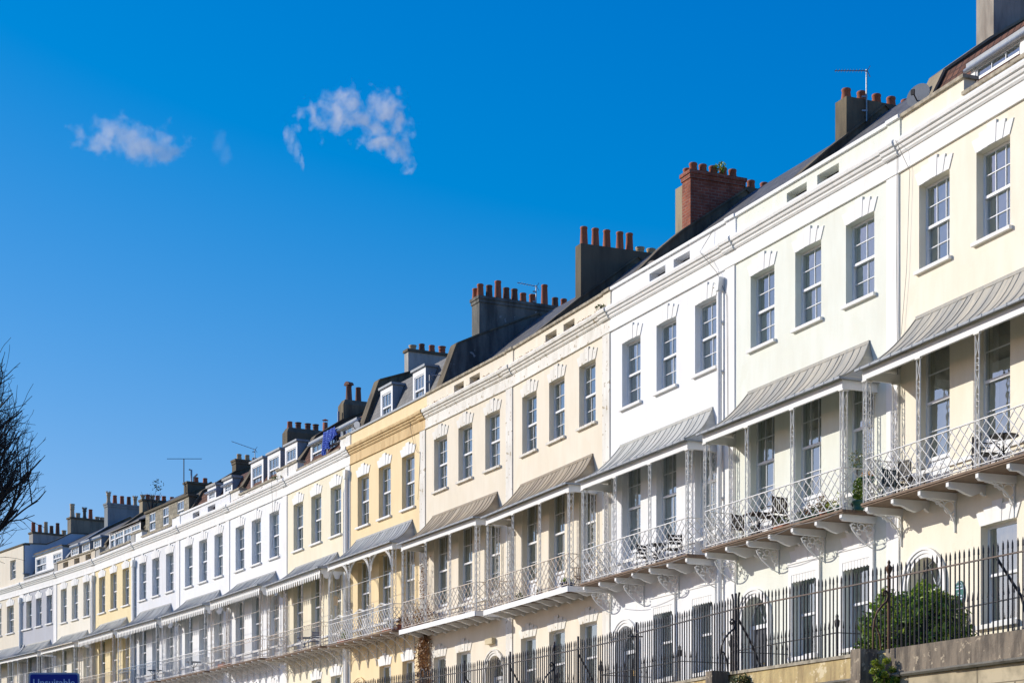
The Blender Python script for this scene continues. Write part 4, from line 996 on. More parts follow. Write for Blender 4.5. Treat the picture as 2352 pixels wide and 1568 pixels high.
garden_chair('garden_chair', 'dark timber chair left of the table on the pale green balcony', 2, 1.1, -.45, f1, 100, M_wood2)
garden_chair('garden_chair', 'dark timber chair right of the table on the pale green balcony', 2, 2.35, -.4, f1, -80, M_wood2, sc=1.1)
potted('terracotta trough of small green plants on the pale green balcony floor', 2, 3.1, -.62, f1, T, .10, .12, (.24, .1, .1), n=150, box_=True, seed=3)
for k, (tt, pm, pn, lf, ht) in enumerate(((4.05, M_green, 'glazed green', M_herb, .1), (4.3, M_green, 'green', M_dry, .16), (4.55, M_green, 'dark green', M_herb, .12), (4.85, T, 'clay', M_herb, .14), (5.15, M_green, 'teal', M_lime, .12), (5.5, M_green, 'tall teal', M_lime, .2))):
    potted('small %s pot, number %s of the row along the pale green balcony rail' % (pn, ('one', 'two', 'three', 'four', 'five', 'six')[k]), 2, tt, -.66, f1, pm, .085, .15, (.11, .1, ht), lf, 90, .03, k + 5, group='row of pots along the pale green balcony')
potted('red-leaved bush in a pot behind the row on the pale green balcony', 2, 4.35, -.35, f1, M_wood2, .14, .2, (.17, .15, .26), M_dry, 260, .035, 31)
potted('conical green conifer in a green tub at the near end of the pale green balcony', 2, 5.98, -.5, f1, M_green, .14, .2, (.13, .13, .30), M_leaf, 420, .04, 32)
potted('twisted-stem olive standard at the near corner of the pale green balcony', 2, 5.7, -.35, f1, M_black, .13, .22, (.22, .2, .22), M_herb, 170, .03, 33, stem=.75)
potted('hanging green bowl of orange flowers at the near end of the pale green balcony', 2, 6.0, -.3, f1 + .55, M_green, .16, .16, (.16, .13, .07), M_flower, 90, .03, 34)
table('round black bistro table on the white balcony by the middle window', 3, 3.45, -.45, f1, M_black, .26)
garden_chair('garden_chair', 'black metal chair left of the bistro table on the white balcony', 3, 2.85, -.4, f1, 110, M_black, slats=False)
garden_chair('garden_chair', 'black metal chair right of the bistro table on the white balcony', 3, 4.3, -.45, f1, -100, M_black, slats=False)
def wicker(label, h, t, y, z):
    a, u, i, L = frame(h); o = thing('wicker_chair', label, 'chair', wp(h, t, y, z), math.atan2(u.y, u.x) + R(35), 'chairs on the balconies')
    m = MB()
    for k in range(13):
        a_ = R(-75 + k * 12.5); m.tube([(0, 0, .17), (.22 * math.sin(a_), .1 * math.cos(a_), .25), (.33 * math.sin(a_), .3 * math.cos(a_), .55)], .009, 4)
    for rr, zz, yy in ((.33, .55, .3), (.24, .3, .14)): m.tube([(rr * math.sin(R(-75 + k * 12.5)), yy * math.cos(R(-75 + k * 12.5)), zz) for k in range(13)], .012, 4)
    m.build('seat', M_wick, o)
    for s in (-.15, .15):
        for q in (-.12, .15): MB().bar((s, q, 0), (s * .5, q * .3, .2), .01).build('leg', M_black, o)
wicker('brown wicker tub chair at the near end of the rusty buff balcony', 4, 5.98, -.55, 7.0)
potted('wide blue glazed bowl of grass on the rusty buff balcony', 4, 5.2, -.6, 7.0, M_bluepot, .2, .18, (.2, .14, .09), M_leaf, 170, .05, 41)
potted('small terracotta pot below the middle window of the rusty buff balcony', 4, 3.3, -.6, 7.0, T, .11, .13, (.12, .1, .08), M_herb, 80, .03, 42)
potted('short green pot by the second post of the rusty buff balcony', 4, 2.0, -.62, 7.0, M_green, .08, .16, (.08, .08, .08), M_herb, 60, .03, 43)
potted('flat planter with trailing stems near the far end of the rusty buff balcony', 4, 1.6, -.5, 7.0, M_wood2, .12, .12, (.28, .12, .15), M_herb, 140, .03, 44, box_=True)
potted('pot of trailing plants at the far end of the buff balcony beside the creeper', 5, .55, -.5, 7.06, T, .14, .16, (.35, .2, .32), M_dry, 320, .035, 45)
for k, tt in enumerate((.75, 5.0, 5.95, 6.35)):
    potted(('terracotta trough in the first bay', 'terracotta trough in the third bay', 'round terracotta pot beyond the last post', 'round terracotta pot nearest the creeper')[k] + ' of the deep yellow balcony', 6, tt, -.55, 7.15, T, .16, .16, (.25, .14, .2), (M_leaf, M_herb, M_dry, M_dry)[k], 160, .04, 50 + k, box_=k < 2)
garden_chair('garden_chair', 'pale garden chair on the deep yellow balcony', 6, 2.9, -.45, 7.15, 180, M_white)
table('blue folding table on the primrose balcony', 7, 3.0, -.4, 7.22, surf('blue_table_paint', (.03, .08, .2)), .3)
garden_chair('garden_chair', 'blue folding chair on the primrose balcony', 7, 4.1, -.4, 7.22, -90, surf('blue_table_paint', (.03, .08, .2)), slats=False)
potted('terracotta trough on the far end of the three-dormer house balcony', 8, .9, -.6, 7.35, T, .16, .16, (.3, .1, .1), M_dry, 100, .03, 60, box_=True)
table('dark oval table on the two-dormer house balcony', 9, 3.0, -.45, 7.36, M_black, .35)
garden_chair('garden_chair', 'white folding chair by the dark table on the two-dormer balcony', 9, 4.3, -.45, 7.36, -90, M_white, slats=False)
table('dark bistro table on the balcony with steel-blue railing', 10, 4.0, -.45, 7.38, M_black, .35)
garden_chair('garden_chair', 'white plastic chair on the balcony with steel-blue railing', 10, 2.0, -.45, 7.38, 160, M_white, slats=False)
def birdbox():
    o = thing('bird_box', 'small brown wooden bird box on the wall post between primrose and yellow houses', 'bird box', wp(6, -.35, -.45, 8.7)); MB().box(-.07, .07, -.06, .06, 0, .28).prism([(-.1, .27), (.1, .27), (0, .36)], -.09, .09, 'y').build('body', M_shut, o)
birdbox()

# tufts of weeds growing in the masonry
def weed(label, loc, r, n, mat=M_herb, s=.05, seed=1, cat='weed'):
    ob = foliage([(0, 0, 0)], r, n, s, mat, 'weed_tuft', None, loc, seed=seed); tag(ob, label, cat, 'weeds rooted in the masonry'); return ob
weed('small green tuft on the cornice joint above the drainpipe of the white house', wp(3, 5.95, -.12, 13.55), (.10, .08, .14), 70, s=.03)
weed('grassy weeds on the cornice between the buff and white houses', wp(4, 6.3, -.1, 14.68), (.16, .1, .09), 90, s=.04, seed=2)
weed('weeds on the cornice between the primrose and white houses', wp(8, 6.0, -.15, 14.7), (.35, .1, .09), 110, s=.04, seed=3)
weed('green weed sprouting from the top of the brick chimney', wp(3, -.1, 3.5, 18.92), (.2, .4, .13), 150, M_leaf, s=.05, seed=4)
# bare shrub on the chimney above the yellow house far off
o = thing('chimney_shrub', 'wiry shrub with leafy top growing from the tan chimney above the long glazed attic', 'shrub', wp(11, .4, 2.9, 17.2))
m = MB(); rnd = random.Random(5)
for k in range(14):
    dx, dy = rnd.uniform(-.55, .55), rnd.uniform(-.25, .25); m.tube([(dx * .2, 0, 0), (dx * .6, dy * .5, .55), (dx, dy, 1.0 + rnd.uniform(-.1, .1))], .018, 4, .006)
m.tube([(.1, 0, .4), (.25, 0, 1.1), (.35, 0, 1.75)], .015, 4, .008); m.build('stem', M_wood2, o)
foliage([(.3, 0, 1.45)], (.38, .2, .36), 45, .07, leafmat('dark_shrub_leaf', (.015, .03, .012), (.02, .04, .02), (.04, .06, .02)), 'foliage', o, seed=8)

# brown creeper climbing between the yellow and buff houses
o = thing('climbing_plant', 'dry brown creeper climbing the white pilaster below the buff balcony', 'creeper', wp(5, .15, -.05, 3.3))
m = MB(); rnd = random.Random(9); a_, u_, i_, _ = frame(5)
def cre(t, y, z): q = wp(5, t, y, z) - wp(5, .15, -.05, 3.3); return q
for k in range(26):
    t0 = rnd.uniform(-.35, .35); p = [cre(t0 + .08 * math.sin(z * 3 + k), -.06 - rnd.uniform(0, .08), z) for z in [3.3 + j * .4 for j in range(9 + (k % 3))]]; m.tube(p, rnd.uniform(.008, .022), 4)
m.build('stem', M_wick, o)
m2 = MB()
for k in range(3200):
    z = 3.3 + 3.5 * rnd.random() ** .9; t = rnd.gauss(.12, .27); q = cre(t, -.1 - abs(rnd.gauss(0, .09)), z); d = Vector((rnd.gauss(0, 1), rnd.gauss(0, 1), rnd.gauss(0, 1))).normalized(); a2 = d.orthogonal().normalized(); b2 = d.cross(a2); s = .035 * rnd.uniform(.6, 1.4)
    m2.face([q - a2 * s, q + b2 * s * .6, q + a2 * s, q - b2 * s * .6])
for k in range(700):
    z = 6.9 + 2.6 * rnd.random() ** 1.6; t = rnd.gauss(.5 + .3 * math.sin(z * 2), .12); q = cre(t, -.12 - rnd.random() * .2, z); d = Vector((rnd.gauss(0, 1), rnd.gauss(0, 1), rnd.gauss(0, 1))).normalized(); a2 = d.orthogonal().normalized(); b2 = d.cross(a2); s = .03
    m2.face([q - a2 * s, q + b2 * s * .6, q + a2 * s, q - b2 * s * .6])
m2.build('foliage', M_dry, o)

# ------------------------------------------------------------------ terrace, retaining wall, railings
RAIL = [(2352, 1264.9), (2042, 1340.5), (1690, 1396 + 12), (1493, 1450), (1400, 1471.5), (1260, 1500), (1125, 1526), (1007.8, 1547), (880, 1568)]
ZR = 4.5
def rp(x, y): s = (YH - y) / ZR; return Vector(((x - 1176) / s, F / s))
A0 = rp(2352, 1264.9); A1 = rp(1690, 1397); A2 = rp(1400, 1469.5); A3 = rp(1125, 1528); A4 = rp(880, 1568)
near = A0 + (A0 - A1).normalized() * 7; far = A4 + (A4 - A3).normalized() * 45
LINE = [near, A0, A1, A2, A3, A4, far]
CUM = [0]
for p, q in zip(LINE, LINE[1:]): CUM.append(CUM[-1] + (q - p).length)
def along(s):
    for k in range(len(LINE) - 1):
        if s <= CUM[k + 1] or k == len(LINE) - 2:
            d = (LINE[k + 1] - LINE[k]).normalized(); p = LINE[k] + d * (s - CUM[k]); nrm = Vector((d.y, -d.x))
            if nrm.x > 0: nrm = -nrm
            return p, d, nrm                     # nrm points to the viewer's side
def at_x(x):
    k = (x - 1176) / F; best = None
    for j in range(len(LINE) - 1):
        p, q = LINE[j], LINE[j + 1]; d = q - p; den = d.x - k * d.y
        t = (k * p.y - p.x) / den
        if -1e-6 <= t <= 1 + 1e-6: best = CUM[j] + d.length * t
    return best
S_END = CUM[5] + 4
def run(mb, s0, s1, prof, step=1.5):
    """sweep a closed profile of (outward, z) along the wall line"""
    n = max(1, int((s1 - s0) / step)); rings = []
    for k in range(n + 1):
        p, d, nr = along(s0 + (s1 - s0) * k / n); rings.append([(p.x + nr.x * o_, p.y + nr.y * o_, z + EYE) for o_, z in prof])
    i = len(mb.v); L = len(prof)
    for r_ in rings: mb.v += r_
    for k in range(n):
        for q in range(L): mb.f.append((i + k * L + q, i + k * L + (q + 1) % L, i + (k + 1) * L + (q + 1) % L, i + (k + 1) * L + q)); mb.sm.append(False)
    mb.f.append(tuple(range(i, i + L))); mb.f.append(tuple(range(i + n * L, i + n * L + L))); mb.sm += [False, False]
sp2, sp1 = at_x(2042), at_x(1704); s_end = CUM[-1]
o = thing('retaining_wall', 'long terrace retaining wall, brown sandstone at right and ochre render further left, under the railings', 'wall', (A0.x, A0.y, 0))
def WB(m, name, mat, par=None):
    m.v = [(x - A0.x, y - A0.y, z) for x, y, z in m.v]; return m.build(name, mat, par or o)
m = MB(); run(m, 0, sp2, [(.07, 2.84), (.07, 3.27), (-.3, 3.27), (-.3, 2.84)]); WB(m, 'upstand', M_upstand)
m = MB(); run(m, sp2, s_end, [(.07, 2.84), (.07, 3.21), (-.3, 3.21), (-.3, 2.84)]); WB(m, 'rendered_upstand', M_yellowwall)
m = MB(); run(m, sp2 + .2, s_end, [(.10, 3.212), (.10, 3.27), (-.32, 3.27), (-.32, 3.212)]); WB(m, 'coping', M_coping)
m = MB(); rnd = random.Random(4); s = 0
while s < S_END:
    L = rnd.uniform(.5, 1.5); j = rnd.uniform(-.02, .02); run(m, s, s + L - .015, [(.06, 2.77 + j * .3), (.12 + j, 2.765), (.15 + j, 2.80), (.13 + j, 2.835), (.05, 2.845), (-.2, 2.84), (-.2, 2.77)], .4); s += L
WB(m, 'ledge', M_ledge)
m = MB(); run(m, 0, s_end, [(.05, -1.65), (.05, 2.775), (-.3, 2.775), (-.3, -1.65)]); WB(m, 'lower_wall', M_ashlar)
for xx in (2014, 1676, 1240):
    s = at_x(xx); m = MB(); run(m, s - .14, s + .14, [(.10, 2.72), (.10, 3.285), (.46, 3.285), (.46, 2.72)]); run(m, s - .2, s + .2, [(.1, 2.6), (.1, 2.74), (.52, 2.74), (.52, 2.6)]); WB(m, 'pier', M_upstand)
# terrace paving between wall and houses
m = MB()
hp = [P[0] + (P[0] - P[1]).normalized() * 8] + P[:15]; pts_f = [near] + [along(s_)[0] for s_ in (CUM[1], CUM[2], CUM[3], CUM[4], CUM[5])] + [far]
poly = [(p.x, p.y) for p in hp] + [(p.x, p.y) for p in reversed(pts_f)]
bmv = [(x, y, ZB - .08 + EYE) for x, y in poly]
import bmesh
bm = bmesh.new(); fc = bm.faces.new([bm.verts.new(v) for v in bmv]); bmesh.ops.triangulate(bm, faces=[fc]); me = bpy.data.meshes.new('pavement'); bm.to_mesh(me); bm.free(); me.materials.append(M_pave)
tag(link('pavement', me), kind='structure')
m = MB(); m.face([(-6000, -3000, 0), (6000, -3000, 0), (6000, 9000, 0), (-6000, 9000, 0)]); tag(m.build('ground', surf('dull_grass_ground', (.10, .12, .05), (.07, .08, .035), rough=.95, streaky=False)), kind='structure')
m = MB(); m.face([(-9, -40, .004), (3.0, -40, .004), (3.0, 24, .004), (-30, 75, .004), (-42, 75, .004), (-9, 20, .004)]); tag(m.build('road', M_road), kind='structure')

# tall railings on the wall
o = thing('iron_railings', 'tall black spearhead railings with rusty patches on top of the retaining wall', 'railings', (A0.x, A0.y, 0))
def spear(m, p, z0, z1, r=.0145):
    m.tube([(p.x, p.y, z0), (p.x, p.y, z1 - .13)], r, 5); m.tube([(p.x, p.y, z1 - .14), (p.x, p.y, z1 - .125), (p.x, p.y, z1 - .10), (p.x, p.y, z1 - .06)], r * 1.35, 5, r * 1.15); m.tube([(p.x, p.y, z1 - .06), (p.x, p.y, z1)], r * 1.15, 5, .002)
stds = [(2042, 'urn'), (1690, 'tri'), (1462, 'gate'), (1328, 'plain'), (1273.6, 'urn'), (1172, 'plain'), (1067, 'plain'), (971, 'loop')]
bays = [0.2] + [at_x(x) for x, _ in stds] + [S_END + 6]
SP = .1155
for b0, b1 in zip(bays, bays[1:]):
    zr = ZR + (.0 if b0 < at_x(1462) - .01 else -.05); m = MB(); n = max(1, round((b1 - b0) / SP)); rnd = random.Random(int(b0 * 10))
    for k in range(1, n):
        p, d, nr = along(b0 + (b1 - b0) * k / n); w = rnd.gauss(0, .004); q = Vector((p.x + w, p.y + w * .5)); spear(m, q, 3.26 + EYE, zr + .235 + rnd.gauss(0, .012) + EYE)
    WB(m, 'picket_panel', M_fence)
    m = MB(); run(m, b0, b1, [(.018, zr - .011), (.018, zr + .011), (-.018, zr + .011), (-.018, zr - .011)], .8); WB(m, 'top_rail', M_railtop if b0 < at_x(1800) else M_fence)
for x, kind in stds:
    s = at_x(x); p, d, nr = along(s); zr = ZR - (.0 if x > 1462 else .05); z0, zt = 3.26 + EYE, zr + EYE; mt = M_rustfence if x > 2000 else M_fence
    m = MB(); m.tube([(p.x, p.y, z0), (p.x, p.y, zt + .05)], .03, 8)
    if kind == 'urn': m.lathe([(.04, 0), (.04, .03), (.025, .06), (.03, .08), (.055, .14), (.06, .19), (.035, .21), (.02, .24), (.03, .27), (.012, .31)], (p.x, p.y, zt), 10)
    elif kind == 'loop': m.tube([(p.x + d.x * .12 * math.cos(R(a)), p.y + d.y * .12 * math.cos(R(a)), zt + .1 + .16 * math.sin(R(a))) for a in range(0, 181, 20)], .022, 6); m.tube([(p.x + d.x * .12, p.y + d.y * .12, z0), (p.x + d.x * .12, p.y + d.y * .12, zt + .1)], .022, 6); m.tube([(p.x - d.x * .12, p.y - d.y * .12, z0), (p.x - d.x * .12, p.y - d.y * .12, zt + .1)], .022, 6)
    else: m.tube([(p.x, p.y, zt), (p.x, p.y, zt + .3)], .026, 8, caps=True)
    if kind == 'tri':
        for s_ in (-.11, .11): q = p + d * s_; m.tube([(q.x, q.y, z0), (q.x, q.y, zt + .18), (q.x + d.x * s_ * .4, q.y + d.y * s_ * .4, zt + .3)], .022, 6)
    if kind == 'gate': q = p - d * .09; m.tube([(q.x, q.y, z0), (q.x, q.y, zt + .02)], .022, 6); m.box(p.x - .14, p.x + .14, p.y - .02, p.y + .02, zt - .03, zt - .005)
    WB(m, 'standard', mt)
    def out(o_, z): return (p.x + nr.x * o_, p.y + nr.y * o_, z)
    if kind in ('urn', 'tri'):                     # scrolled stay on the viewer's side
        m = MB(); H = zt - z0
        pts_ = [(.34, 0), (.335, H * .25), (.31, H * .40), (.25, H * .52), (.15, H * .61), (.05, H * .68), (.015, H * .75), (.03, H * .80), (.085, H * .83), (.125, H * .79), (.11, H * .745), (.075, H * .76), (.08, H * .79)]
        m.tube([out(a, z0 + b) for a, b in pts_], .019, 6)
        m.tube([out(a, z0 + b) for a, b in [(.33, H * .33), (.26, H * .30), (.20, H * .2), (.17, 0)]], .016, 6); WB(m, 'stay', mt)
    if kind in ('tri', 'plain'):                   # back stay down to the paving
        m = MB(); H = zt - z0; m.tube([out(a, z0 + b) for a, b in [(0, H * .92), (-.1, H * .78), (-.28, H * .55), (-.42, H * .33), (-.6, 0)]], .024, 6); WB(m, 'stay', mt)
q = at_x(2290); p, d, nr = along(q); m = MB(); H = 1.2
m.tube([(p.x, p.y, ZR + EYE - .03), (p.x - nr.x * .5, p.y - nr.y * .5, ZR + EYE - .6), (p.x - nr.x * .75, p.y - nr.y * .75, 3.2 + EYE)], .024, 6); WB(m, 'stay', M_fence)

# low area railings in front of the houses
for h, label in ((1, 'low black spiked railings round the basement area of the cream house'), (2, 'low black spiked railings round the basement area of the pale green house'), (3, 'low black spiked railings round the basement area of the white house with door 36'),
                 (4, 'low black spiked railings round the basement area of the rusty-balconied buff house')):
    a, u, i, L = frame(h); o = thing('area_railings', label, 'railings', (a.x, a.y, ZB + EYE - .08), math.atan2(u.y, u.x), 'low railings round the basement areas')
    t0, t1, dep = (2.35, L - .1, 1.5) if h != 4 else (.3, L - .2, 1.5)
    m = MB(); mr = MB(); zt = 4.25 - ZB + .08
    for A, B in (((t0, 0), (t0, -dep)), ((t0, -dep), (t1, -dep)), ((t1, -dep), (t1, 0))):
        A, B = Vector(A), Vector(B); n = int((B - A).length / .15)
        for k in range(n + 1):
            q = A.lerp(B, k / n); m.tube([(q.x, q.y, 0), (q.x, q.y, zt + .12)], .010, 4, smooth=False); m.tube([(q.x, q.y, zt + .1), (q.x, q.y, zt + .17), (q.x, q.y, zt + .26)], .022, 4, .002)
        mr.bar((A.x, A.y, zt), (B.x, B.y, zt), .014)
    m.build('picket_panel', M_black, o); mr.build('top_rail', M_black, o)
    for (x, y) in ((t0, -dep), (t1, -dep)): MB().lathe([(.03, 0), (.03, zt + .1), (.05, zt + .14), (.06, zt + .24), (.03, zt + .28), (.035, zt + .34), (.01, zt + .4)], (x, y, 0), 8).build('corner_post', M_black, o)

# ------------------------------------------------------------------ shrubs
o = thing('shrub', 'large rounded glossy green shrub behind the railings by the arched door', 'shrub', ray(2100, 1925, 35.6) + Vector((0, 0, ZB - .08)))
ob = foliage([(0, 0, .70)], (1.0, .9, .80), 9000, .05, M_leaf, 'foliage', o, shell=.55, seed=11)
foliage([(-.62, .1, .40), (.6, 0, .45), (.2, -.3, 1.15), (-.3, .2, 1.1)], (.48, .45, .38), 1200, .05, M_leaf, 'foliage', o, shell=.3, seed=12)
foliage([(-.9, 0, .9), (.75, -.1, 1.2), (.15, 0, 1.52), (-.5, .1, 1.42), (1.0, 0, .6), (-1.05, 0, .35)], (.16, .14, .2), 90, .055, M_leaf, 'foliage', o, seed=13)
foliage([(0, 0, .70)], (1.08, .97, .88), 900, .085, M_leaf, 'foliage', o, shell=.7, seed=14)
MB().lathe([(.45, 0), (.75, .3), (.8, .7), (.6, 1.15), (.2, 1.35), (.02, 1.38)], n=12).build('stem', surf('shrub_core_shade', (.02, .028, .012), rough=.95), o)  # near-black solid core, paints the shade inside the leaves, not a stem
p, d, nr = along(at_x(2056)); o = thing('euphorbia', 'bright lime yellow spurge growing from the wall beside the right-hand pier', 'plant', (p.x + nr.x * .3, p.y + nr.y * .3, 2.45 + EYE))
cs = [(-.10, 0, .56), (.0, .05, .50), (.1, 0, .60), (.2, .02, .45), (-.14, -.05, .42), (.05, -.1, .35), (.25, -.06, .28), (.33, .0, .2), (.12, -.05, .2)]
foliage(cs, (.075, .075, .06), 130, .025, M_lime, 'flower_head', o, seed=21); foliage([(.0, 0, .3), (.2, 0, .2), (.35, 0, .08)], (.13, .1, .13), 200, .045, M_leaf, 'foliage', o, seed=22)
m = MB()
for c_ in cs: m.tube([(.05, .1, 0), (c_[0] * .6, c_[1], c_[2] * .5), c_], .008, 4)
m.build('stem', M_wick, o)
p, d, nr = along(at_x(1722)); weed('scrubby green weed at the foot of the left-hand pier', Vector((p.x + nr.x * .2, p.y + nr.y * .2, 3.02 + EYE)), (.22, .14, .16), 420, M_herb, .035, 23)

# ------------------------------------------------------------------ bare tree at the left
def bare_tree(label, base, height, lean, seed, nmain=18, spread=1.0):
    rnd = random.Random(seed); o = thing('bare_tree', label, 'tree', base); tr = MB(); cr = MB()
    H = height
    tr.tube([(0, 0, 0), (.08, 0, H * .25), (.0, .05, H * .45), (0, .1, H * .6)], .19, 10, .09)
    def branch(p, d, L, r, lvl):
        n = 5; pts = [p]; q = p; dd = d.copy(); lim = rnd.uniform(.5, 1.12)
        for k in range(n):
            if ((q.x / 2.3) ** 2 + (q.y / 2.3) ** 2 + ((q.z - 8.0) / 2.95) ** 2) > lim and lvl > 0: break
            dd = (dd + Vector((rnd.gauss(0, .12), rnd.gauss(0, .12), rnd.gauss(0, .07) + (.10 if lvl < 3 else .03)))).normalized(); q = q + dd * (L / n); pts.append(q)
        n = len(pts) - 1
        if n < 1: return
        cr.tube(pts, r, 4 if lvl > 1 else 6, max(.0032, r * .45), smooth=lvl < 2)
        if lvl >= 4: return
        nb = (9, 7, 5, 3)[lvl]
        for k in range(nb):
            s = .25 + .75 * (k + rnd.random()) / nb; idx = min(n - 1, int(s * n)); base_ = pts[idx].lerp(pts[idx + 1], s * n - idx if s * n - idx <= 1 else 1)
            ax = Vector((rnd.gauss(0, 1), rnd.gauss(0, 1), rnd.gauss(0, .6))).normalized(); nd = (dd * 1.0 + ax * rnd.uniform(.55, .95)).normalized()
            branch(base_, nd, L * rnd.uniform(.5, .68), max(.0038, r * .5), lvl + 1)
    for k in range(nmain):
        a = 2 * math.pi * k / nmain + rnd.random() * .6; z = H * (.42 + .18 * rnd.random())
        branch(Vector((0, 0, z)), Vector((math.cos(a) * spread, math.sin(a) * spread, rnd.uniform(-.25, 1.5))).normalized(), 2.7, .05, 0)
    branch(Vector((0, .1, H * .58)), Vector((0, 0, 1)), 3.4, .08, 0)
    tr.build('trunk', M_bark, o); cr.build('crown', M_bark, o); return o
tb = ray(-222, 1925, 32); tb.z = 0
bare_tree('bare winter tree with fine black twigs reaching in from the left edge', tb, 10, 0, 12)

# ------------------------------------------------------------------ road sign
o = thing('road_sign', 'blue road sign with pale border reading Unsuitable at the lower left', 'road sign', (ray(124, 1925, 20).x, 20, 0)); s = F / 20
zt = (YH - 1543.5) / s + EYE; w = 116.5 / s
def rrect(x0, x1, z0, z1, r):
    out = []
    for cx, cz, a0 in ((x1 - r, z1 - r, 0), (x0 + r, z1 - r, 90), (x0 + r, z0 + r, 180), (x1 - r, z0 + r, 270)):
        for k in range(5): a = R(a0 + k * 22.5); out.append((cx + r * math.cos(a), cz + r * math.sin(a)))
    return out
MB().prism(rrect(-w / 2, w / 2, zt - .42, zt, .035), 0, .02, 'y').build('backing', M_signgrey, o)
MB().prism(rrect(-w / 2 + .018, w / 2 - .018, zt - .402, zt - .018, .022), -.004, 0, 'y').build('panel', M_blue, o)
MB().tube([(0, .05, 0), (0, .05, zt - .03)], .038, 10).build('post', M_steel, o)
cu = bpy.data.curves.new('lettering', 'FONT'); cu.body = 'Unsuitable'; cu.size = .118; cu.extrude = .001; cu.align_x = 'CENTER'; cu.offset = .0012; cu.materials.append(M_signw)
t_ = link('lettering', text_mesh(cu, 'lettering'), o, (0, -.006, zt - .060 - .082), (R(90), 0, 0))
bpy.context.view_layer.update(); tw_ = 95.5 / s; t_.scale = (tw_ / max(.01, t_.dimensions.x),) * 3

# ------------------------------------------------------------------ clouds
def cloud(label, Y, blobs, dens, seed, thick=14, thr=.42, nsc=.06):
    """blobs: (x, y, rx, ry) as measured directions, turned into real metres at distance Y"""
    k = Y / F; xs0 = min(b[0] - b[2] for b in blobs); xs1 = max(b[0] + b[2] for b in blobs); ys0 = min(b[1] - b[3] for b in blobs); ys1 = max(b[1] + b[3] for b in blobs)
    cx, cy = (xs0 + xs1) / 2, (ys0 + ys1) / 2; c = ray(cx, cy, Y)
    hx, hz = (xs1 - xs0) / 2 * k * 1.55, (ys1 - ys0) / 2 * k * 1.55
    m = MB().box(-hx, hx, -thick, thick, -hz, hz)
    mt = bpy.data.materials.new('cloud_vapour'); mt.use_nodes = True; nt = mt.node_tree; nt.nodes.remove(nt.nodes['Principled BSDF'])
    tc = N(nt, 'ShaderNodeTexCoord'); cur_ = None; off = N(nt, 'ShaderNodeVectorMath', operation='ADD'); nt.links.new(tc.outputs['Object'], off.inputs[0]); off.inputs[1].default_value = (seed * 53.7, seed * 11.3, seed * 7.1)
    wn_ = N(nt, 'ShaderNodeTexNoise'); wn_.inputs['Scale'].default_value = nsc * .8; wn_.inputs['Detail'].default_value = 3; nt.links.new(off.outputs[0], wn_.inputs['Vector'])
    sb = N(nt, 'ShaderNodeVectorMath', operation='SUBTRACT'); nt.links.new(wn_.outputs['Color'], sb.inputs[0]); sb.inputs[1].default_value = (.5, .5, .5)
    sc_ = N(nt, 'ShaderNodeVectorMath', operation='SCALE'); nt.links.new(sb.outputs[0], sc_.inputs[0]); sc_.inputs['Scale'].default_value = 40 * min(1, hx / 50)
    ad = N(nt, 'ShaderNodeVectorMath', operation='ADD'); nt.links.new(tc.outputs['Object'], ad.inputs[0]); nt.links.new(sc_.outputs[0], ad.inputs[1])
    for (x, y, rx, ry) in blobs:
        mp = N(nt, 'ShaderNodeMapping'); mp.vector_type = 'TEXTURE'; mp.inputs['Location'].default_value = ((x - cx) * k, 0, -(y - cy) * k); mp.inputs['Scale'].default_value = (rx * k, thick * .8, ry * k); nt.links.new(ad.outputs[0], mp.inputs[0])
        ln = N(nt, 'ShaderNodeVectorMath', operation='LENGTH'); nt.links.new(mp.outputs[0], ln.inputs[0])
        sub = N(nt, 'ShaderNodeMath', operation='SUBTRACT'); sub.inputs[0].default_value = 1.0; nt.links.new(ln.outputs['Value'], sub.inputs[1])
        if cur_ is None: cur_ = sub.outputs[0]
        else:
            mx = N(nt, 'ShaderNodeMath', operation='MAXIMUM'); nt.links.new(cur_, mx.inputs[0]); nt.links.new(sub.outputs[0], mx.inputs[1]); cur_ = mx.outputs[0]
    ns = N(nt, 'ShaderNodeTexNoise'); ns.inputs['Scale'].default_value = nsc; ns.inputs['Detail'].default_value = 9; ns.inputs['Roughness'].default_value = .62; nt.links.new(off.outputs[0], ns.inputs['Vector'])
    a1 = N(nt, 'ShaderNodeMath', operation='MULTIPLY_ADD'); nt.links.new(ns.outputs['Fac'], a1.inputs[0]); a1.inputs[1].default_value = 3.4; a1.inputs[2].default_value = -1.7 - thr + .35
    a2 = N(nt, 'ShaderNodeMath', operation='ADD'); nt.links.new(cur_, a2.inputs[0]); nt.links.new(a1.outputs[0], a2.inputs[1])
    mr_ = N(nt, 'ShaderNodeMapRange'); mr_.interpolation_type = 'SMOOTHSTEP'; nt.links.new(a2.outputs[0], mr_.inputs[0]); mr_.inputs[1].default_value = -.15; mr_.inputs[2].default_value = .95; mr_.inputs[3].default_value = 0; mr_.inputs[4].default_value = dens
    pv = N(nt, 'ShaderNodeVolumePrincipled'); pv.inputs['Color'].default_value = (1, 1, 1, 1); pv.inputs['Anisotropy'].default_value = 0; nt.links.new(mr_.outputs[0], pv.inputs['Density'])
    nt.links.new(pv.outputs[0], nt.nodes['Material Output'].inputs['Volume'])
    ob = m.build('cloud', mt, None, c); tag(ob, label, 'cloud', None, 'structure'); return ob
cloud('ragged arching white cloud, larger and further right of the two', 1500, [(770, 262, 75, 45), (800, 240, 45, 38), (835, 285, 60, 32), (885, 250, 50, 42), (912, 285, 34, 30), (880, 325, 62, 26), (915, 350, 34, 24), (935, 372, 16, 26), (710, 265, 34, 26)], 0.07, 1, thr=.50, nsc=.085)
